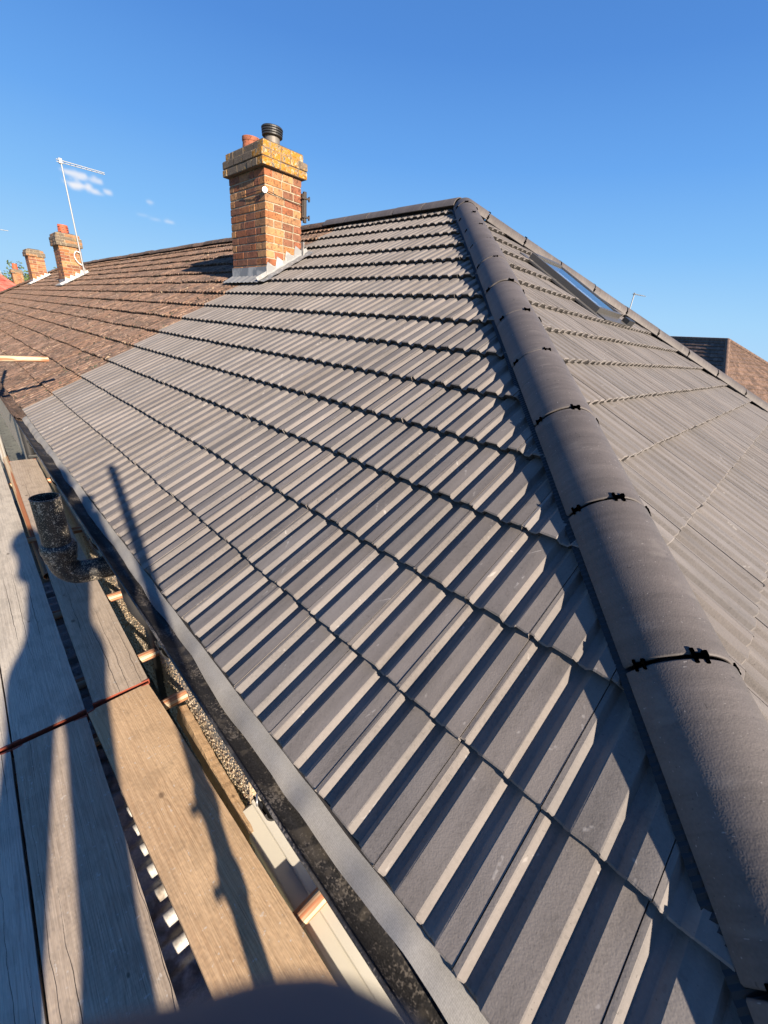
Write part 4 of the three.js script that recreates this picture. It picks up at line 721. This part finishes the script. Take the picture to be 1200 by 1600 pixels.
// black vent pipe with its collar, bend and branch to the wall
{
  const V = -0.222, U = 1.30, t = thing('vent_pipe', 'short black vent pipe splashed with cement, bending under the gutter', 'pipe', T(V, -0.20, U));
  const pts = [[0.050, -0.045], [0.055, -0.045], [0.055, 0.20], [0.0565, 0.206], [0.051, 0.206], [0.050, -0.045]].map(q => new THREE.Vector2(...q));
  const g = new THREE.LatheGeometry(pts, 40).toNonIndexed(); { const u = g.attributes.uv; for (let i = 0; i < u.count; i++) u.setXY(i, u.getX(i) * 1.4, g.attributes.position.getY(i) * 4); } g.rotateX(-0.02); g.translate(V, 0, -U); part(t, 'upright', g, M.pipe);
  const col = new THREE.LatheGeometry([[0.054, -0.115], [0.062, -0.11], [0.066, -0.08], [0.064, -0.072], [0.070, -0.066], [0.071, -0.040], [0.066, -0.034], [0.064, -0.024], [0.055, -0.020]].map(q => new THREE.Vector2(...q)), 40).toNonIndexed(); { const u = col.attributes.uv; for (let i = 0; i < u.count; i++) u.setXY(i, u.getX(i) * 1.4, col.attributes.position.getY(i) * 4); } col.translate(V, 0, -U); part(t, 'collar', col, M.pipe);
  const bend = new THREE.CatmullRomCurve3([T(V, -0.07, U), T(V, -0.13, U), T(V + 0.012, -0.165, U), T(V + 0.045, -0.195, U - 0.004), T(V + 0.10, -0.202, U - 0.01), T(V + 0.30, -0.204, U - 0.02)]);
  const bg = new THREE.TubeGeometry(bend, 60, 0.055, 32); { const u = bg.attributes.uv; for (let i = 0; i < u.count; i++) u.setXY(i, u.getY(i) * 1.4, u.getX(i) * 1.5); } part(t, 'bend', bg, M.pipe);
  const d = thing('downpipe', 'black downpipe running down the wall from the neighbouring gutter', 'pipe', T(0.02, GROUND, 4.55));
  part(d, 'pipe', tubeBetween(T(0.0, GROUND, 4.55), T(-0.02, -0.10, 4.55), 0.034, 20), M.blackPlastic);
  for (const y of [-0.5, -2.4, -4.2]) part(d, 'bracket', bx(-0.045, 0.07, y - 0.015, y + 0.015, 4.505, 4.595, 0.006), M.blackPlastic);
  const d2 = thing('downpipe', 'black bent outlet pipe under the gutter beside the vent pipe', 'pipe', T(0.02, GROUND, 1.05));
  part(d2, 'pipe', new THREE.TubeGeometry(new THREE.CatmullRomCurve3([T(-0.036, -0.10, 0.98), T(-0.036, -0.20, 0.98), T(-0.02, -0.30, 0.975), T(0.03, -0.42, 0.97), T(0.035, -0.6, 0.97), T(0.035, GROUND, 0.97)]), 80, 0.034, 18), M.blackPlastic);
  part(d2, 'socket', tubeBetween(T(-0.036, -0.15, 0.98), T(-0.036, -0.09, 0.98), 0.041, 20), M.blackPlastic);
}

// ------------------------------------------------------------------ the photographer, standing on the boards behind the phone that takes the picture
{
  const camBack = camFwd.clone().negate(), C = (x, y, z) => camPos.clone().addScaledVector(camRight, x).addScaledVector(camUp, y).addScaledVector(camBack, z);
  function skin(bones, lo, size, res, k) {                               // bones: [a, b, ra, rb]; smooth union meshed by marching cubes
    const mc = new MarchingCubes(res, M.white, false, false, 120000); mc.isolation = 0; const h = res / 2, pa = new THREE.Vector3(), ba = new THREE.Vector3();
    const B = bones.map(([a, b, ra, rb]) => { const d = b.clone().sub(a); return [a.x, a.y, a.z, d.x, d.y, d.z, Math.max(1e-9, d.lengthSq()), ra, rb]; });
    for (let z = 0; z < res; z++) for (let y = 0; y < res; y++) for (let x = 0; x < res; x++) {
      const px = lo.x + (x / res) * size, py = lo.y + (y / res) * size, pz = lo.z + (z / res) * size; let f = 1e3;
      for (const b of B) { const qx = px - b[0], qy = py - b[1], qz = pz - b[2], t = clamp((qx * b[3] + qy * b[4] + qz * b[5]) / b[6]), d = Math.hypot(qx - t * b[3], qy - t * b[4], qz - t * b[5]) - (b[7] + t * (b[8] - b[7])); const hh = Math.max(k - Math.abs(f - d), 0) / k; f = Math.min(f, d) - hh * hh * k * 0.25; }
      mc.field[x + y * res + z * res * res] = -f;
    }
    mc.update(); const n = mc.count, P = new Float32Array(n * 3); for (let i = 0; i < n * 3; i += 3) { P[i] = lo.x + (mc.positionArray[i] * h + h) / res * size; P[i + 1] = lo.y + (mc.positionArray[i + 1] * h + h) / res * size; P[i + 2] = lo.z + (mc.positionArray[i + 2] * h + h) / res * size; }
    let g = new THREE.BufferGeometry(); g.setAttribute('position', new THREE.BufferAttribute(P, 3)); g = mergeVertices(g, size / res * 0.02); g.computeVertexNormals(); return g;
  }
  const man = thing('person', 'person in dark work clothes and gloves holding up a phone on the boards', 'person', T(-0.735, DECK, -1.63));
  const hip = T(-0.735, 0.57, -1.64), chest = T(-0.70, 0.86, -1.50), neck = T(-0.655, 1.07, -1.38), shL = T(-0.865, 0.99, -1.44), shR = T(-0.495, 0.97, -1.38);
  const hLe = T(-0.825, 0.52, -1.64), hRi = T(-0.650, 0.52, -1.62), kL = T(-0.850, 0.0, -1.62), kR = T(-0.640, 0.0, -1.60), aL = T(-0.85, -0.43, -1.66), aR = T(-0.645, -0.43, -1.64);
  const elL = T(-0.80, 0.74, -1.20), elR = T(-0.40, 0.72, -1.24), wrL = C(-0.118, -0.105, 0.045), wrR = C(0.062, -0.150, 0.050);
  const head = T(-0.60, 1.245, -1.245), gd = head.clone();
  const body = skin([[hip, chest, 0.125, 0.160], [chest, neck, 0.14, 0.065], [neck, head, 0.058, 0.06], [chest, shL, 0.12, 0.072], [chest, shR, 0.12, 0.072], [shL, elL, 0.064, 0.05], [elL, wrL, 0.05, 0.034], [shR, elR, 0.064, 0.05], [elR, wrR, 0.05, 0.034], [hip, hLe, 0.105, 0.085], [hip, hRi, 0.105, 0.085], [hLe, kL, 0.080, 0.062], [kL, aL, 0.062, 0.054], [hRi, kR, 0.080, 0.062], [kR, aR, 0.062, 0.054],
    [aL.clone().add(T(0, -0.03, -0.03)), T(-0.865, -0.462, -1.45), 0.045, 0.036], [aR.clone().add(T(0, -0.03, -0.03)), T(-0.635, -0.462, -1.43), 0.045, 0.036]], T(-1.6, -0.62, -0.6), 2.0, 132, 0.05);
  tint(body, [0.030, 0.032, 0.042]); const bp = body.attributes.position, bc = body.attributes.color;
  for (let i = 0; i < bp.count; i++) { const y = bp.getY(i); if (y < 0.55) bc.setXYZ(i, 0.045, 0.047, 0.05); if (y < -0.36) bc.setXYZ(i, 0.09, 0.055, 0.03); if (y > 1.09) bc.setXYZ(i, 0.42, 0.25, 0.18); }
  // soles flat on the boards
  for (let i = 0; i < bp.count; i++) if (bp.getY(i) < DECK + 0.002) bp.setY(i, DECK + 0.002);
  // head with face, turned to the phone
  const look = camPos.clone().sub(head).normalize(), hs = new THREE.Vector3().crossVectors(look, new THREE.Vector3(0, 1, 0)).normalize(), hu = new THREE.Vector3().crossVectors(hs, look), Hd = (x, y, z) => head.clone().addScaledVector(hs, x).addScaledVector(hu, y).addScaledVector(look, z);
  const hd = skin([[Hd(0, 0.02, -0.02), Hd(0, 0.035, -0.03), 0.088, 0.086], [Hd(0, -0.04, 0.02), Hd(0, -0.085, 0.045), 0.062, 0.036], [Hd(0, 0.045, 0.035), Hd(0, 0.0, 0.05), 0.058, 0.05], [Hd(0, 0.012, 0.088), Hd(0, -0.022, 0.112), 0.010, 0.014], [Hd(-0.022, -0.055, 0.078), Hd(0.022, -0.055, 0.078), 0.011, 0.011], [Hd(-0.034, 0.03, 0.082), Hd(0.034, 0.03, 0.082), 0.012, 0.012], [Hd(-0.088, 0.02, -0.015), Hd(-0.092, -0.025, -0.01), 0.014, 0.010], [Hd(0.088, 0.02, -0.015), Hd(0.092, -0.025, -0.01), 0.014, 0.010], [Hd(0, -0.06, -0.02), neck, 0.055, 0.06]], head.clone().add(new THREE.Vector3(-0.2, -0.22, -0.2)), 0.4, 84, 0.03);
  tint(hd, [0.42, 0.25, 0.18]);
  // gloved hands: left fingers wrap the back of the phone from its left edge, the index fingertip close under the lens
  const fg = (...p) => p; const chain = (pts, r0, r1) => { const o = []; for (let i = 0; i + 1 < pts.length; i++) o.push([pts[i], pts[i + 1], lerp(r0, r1, i / (pts.length - 1)), lerp(r0, r1, (i + 1) / (pts.length - 1))]); return o; };
  const handL = [[wrL, C(-0.090, -0.060, 0.020), 0.030, 0.024], [C(-0.088, -0.040, 0.014), C(-0.086, -0.098, 0.016), 0.017, 0.018],
    ...chain([C(-0.082, -0.034, 0.010), C(-0.076, -0.030, -0.009), C(-0.036, -0.0318, -0.0088), C(-0.0030, -0.0229, -0.0092)], 0.0098, 0.0082),
    ...chain([C(-0.084, -0.055, 0.010), C(-0.077, -0.053, -0.010), C(-0.040, -0.049, -0.0095), C(0.000, -0.047, -0.0090)], 0.0098, 0.0086),
    ...chain([C(-0.084, -0.077, 0.010), C(-0.077, -0.076, -0.010), C(-0.042, -0.073, -0.0095), C(-0.006, -0.071, -0.0085)], 0.0096, 0.0082),
    ...chain([C(-0.084, -0.098, 0.010), C(-0.077, -0.098, -0.009), C(-0.050, -0.096, -0.0085), C(-0.024, -0.095, -0.0078)], 0.0090, 0.0074),
    ...chain([C(-0.098, -0.082, 0.028), C(-0.082, -0.050, 0.028), C(-0.058, -0.030, 0.0205)], 0.0125, 0.0095)];
  const handR = [[wrR, C(0.038, -0.108, 0.022), 0.030, 0.024], [C(0.036, -0.085, 0.014), C(0.036, -0.142, 0.016), 0.017, 0.018],
    ...[[-0.086, 0.026], [-0.106, 0.020], [-0.126, 0.022], [-0.142, 0.03]].flatMap(([y, tip], i) => chain([C(0.034, y, 0.010), C(0.026, y, -0.009), C(0.004, y, -0.0095), C(-0.032 + tip, y, -0.009)], 0.0096 - i * 0.0004, 0.0082 - i * 0.0003)),
    ...chain([C(0.044, -0.125, 0.028), C(0.028, -0.092, 0.028), C(0.006, -0.070, 0.0205)], 0.0125, 0.0095)];
  const mids = a => a.reduce((s, b) => s.add(b[1]), new THREE.Vector3()).divideScalar(a.length);
  const gl = skin(handL, mids(handL).add(new THREE.Vector3(-0.1, -0.1, -0.1)), 0.2, 104, 0.006), gr = skin(handR, mids(handR).add(new THREE.Vector3(-0.1, -0.1, -0.1)), 0.2, 84, 0.006);
  for (const g of [gl, gr]) tint(g, [0.085, 0.078, 0.090]);
  part(man, 'body', mergeGeometries([body, hd, gl, gr]), std({ vertexColors: true, roughness: 0.9 }));
  const hair = skin([[Hd(0, 0.06, -0.03), Hd(0, 0.045, -0.05), 0.082, 0.085], [Hd(0, 0.0, -0.07), Hd(0, -0.05, -0.065), 0.06, 0.045], [Hd(0, 0.105, 0.02), Hd(0, 0.10, -0.02), 0.03, 0.05]], head.clone().add(new THREE.Vector3(-0.2, -0.2, -0.2)), 0.4, 56, 0.03);
  part(man, 'hair', hair, std({ color: rgb(0.03, 0.02, 0.014) }));
  for (const s of [-1, 1]) { const e = new THREE.SphereGeometry(0.0115, 14, 10); e.translate(...Hd(s * 0.032, 0.008, 0.083).toArray()); part(man, 'eye', e, std({ color: rgb(0.35, 0.33, 0.31), roughness: 0.3 })); }
  const ph = thing('phone', 'dark phone held up in gloved hands', 'phone', C(-0.025, -0.055, 0.006));
  const shell = new RoundedBoxGeometry(0.078, 0.160, 0.0085, 3, 0.004), m = new THREE.Matrix4().makeBasis(camRight, camUp, camBack).setPosition(C(-0.024, -0.057, 0.0062)); shell.applyMatrix4(m); part(ph, 'case', shell, M.blackPlastic);
  const scr = new THREE.PlaneGeometry(0.071, 0.152); scr.applyMatrix4(m); scr.translate(...camBack.clone().multiplyScalar(0.0047).toArray()); part(ph, 'screen', scr, std({ color: rgb(0.02, 0.02, 0.022), roughness: 0.1 }));
}

renderer.render(scene, camera);
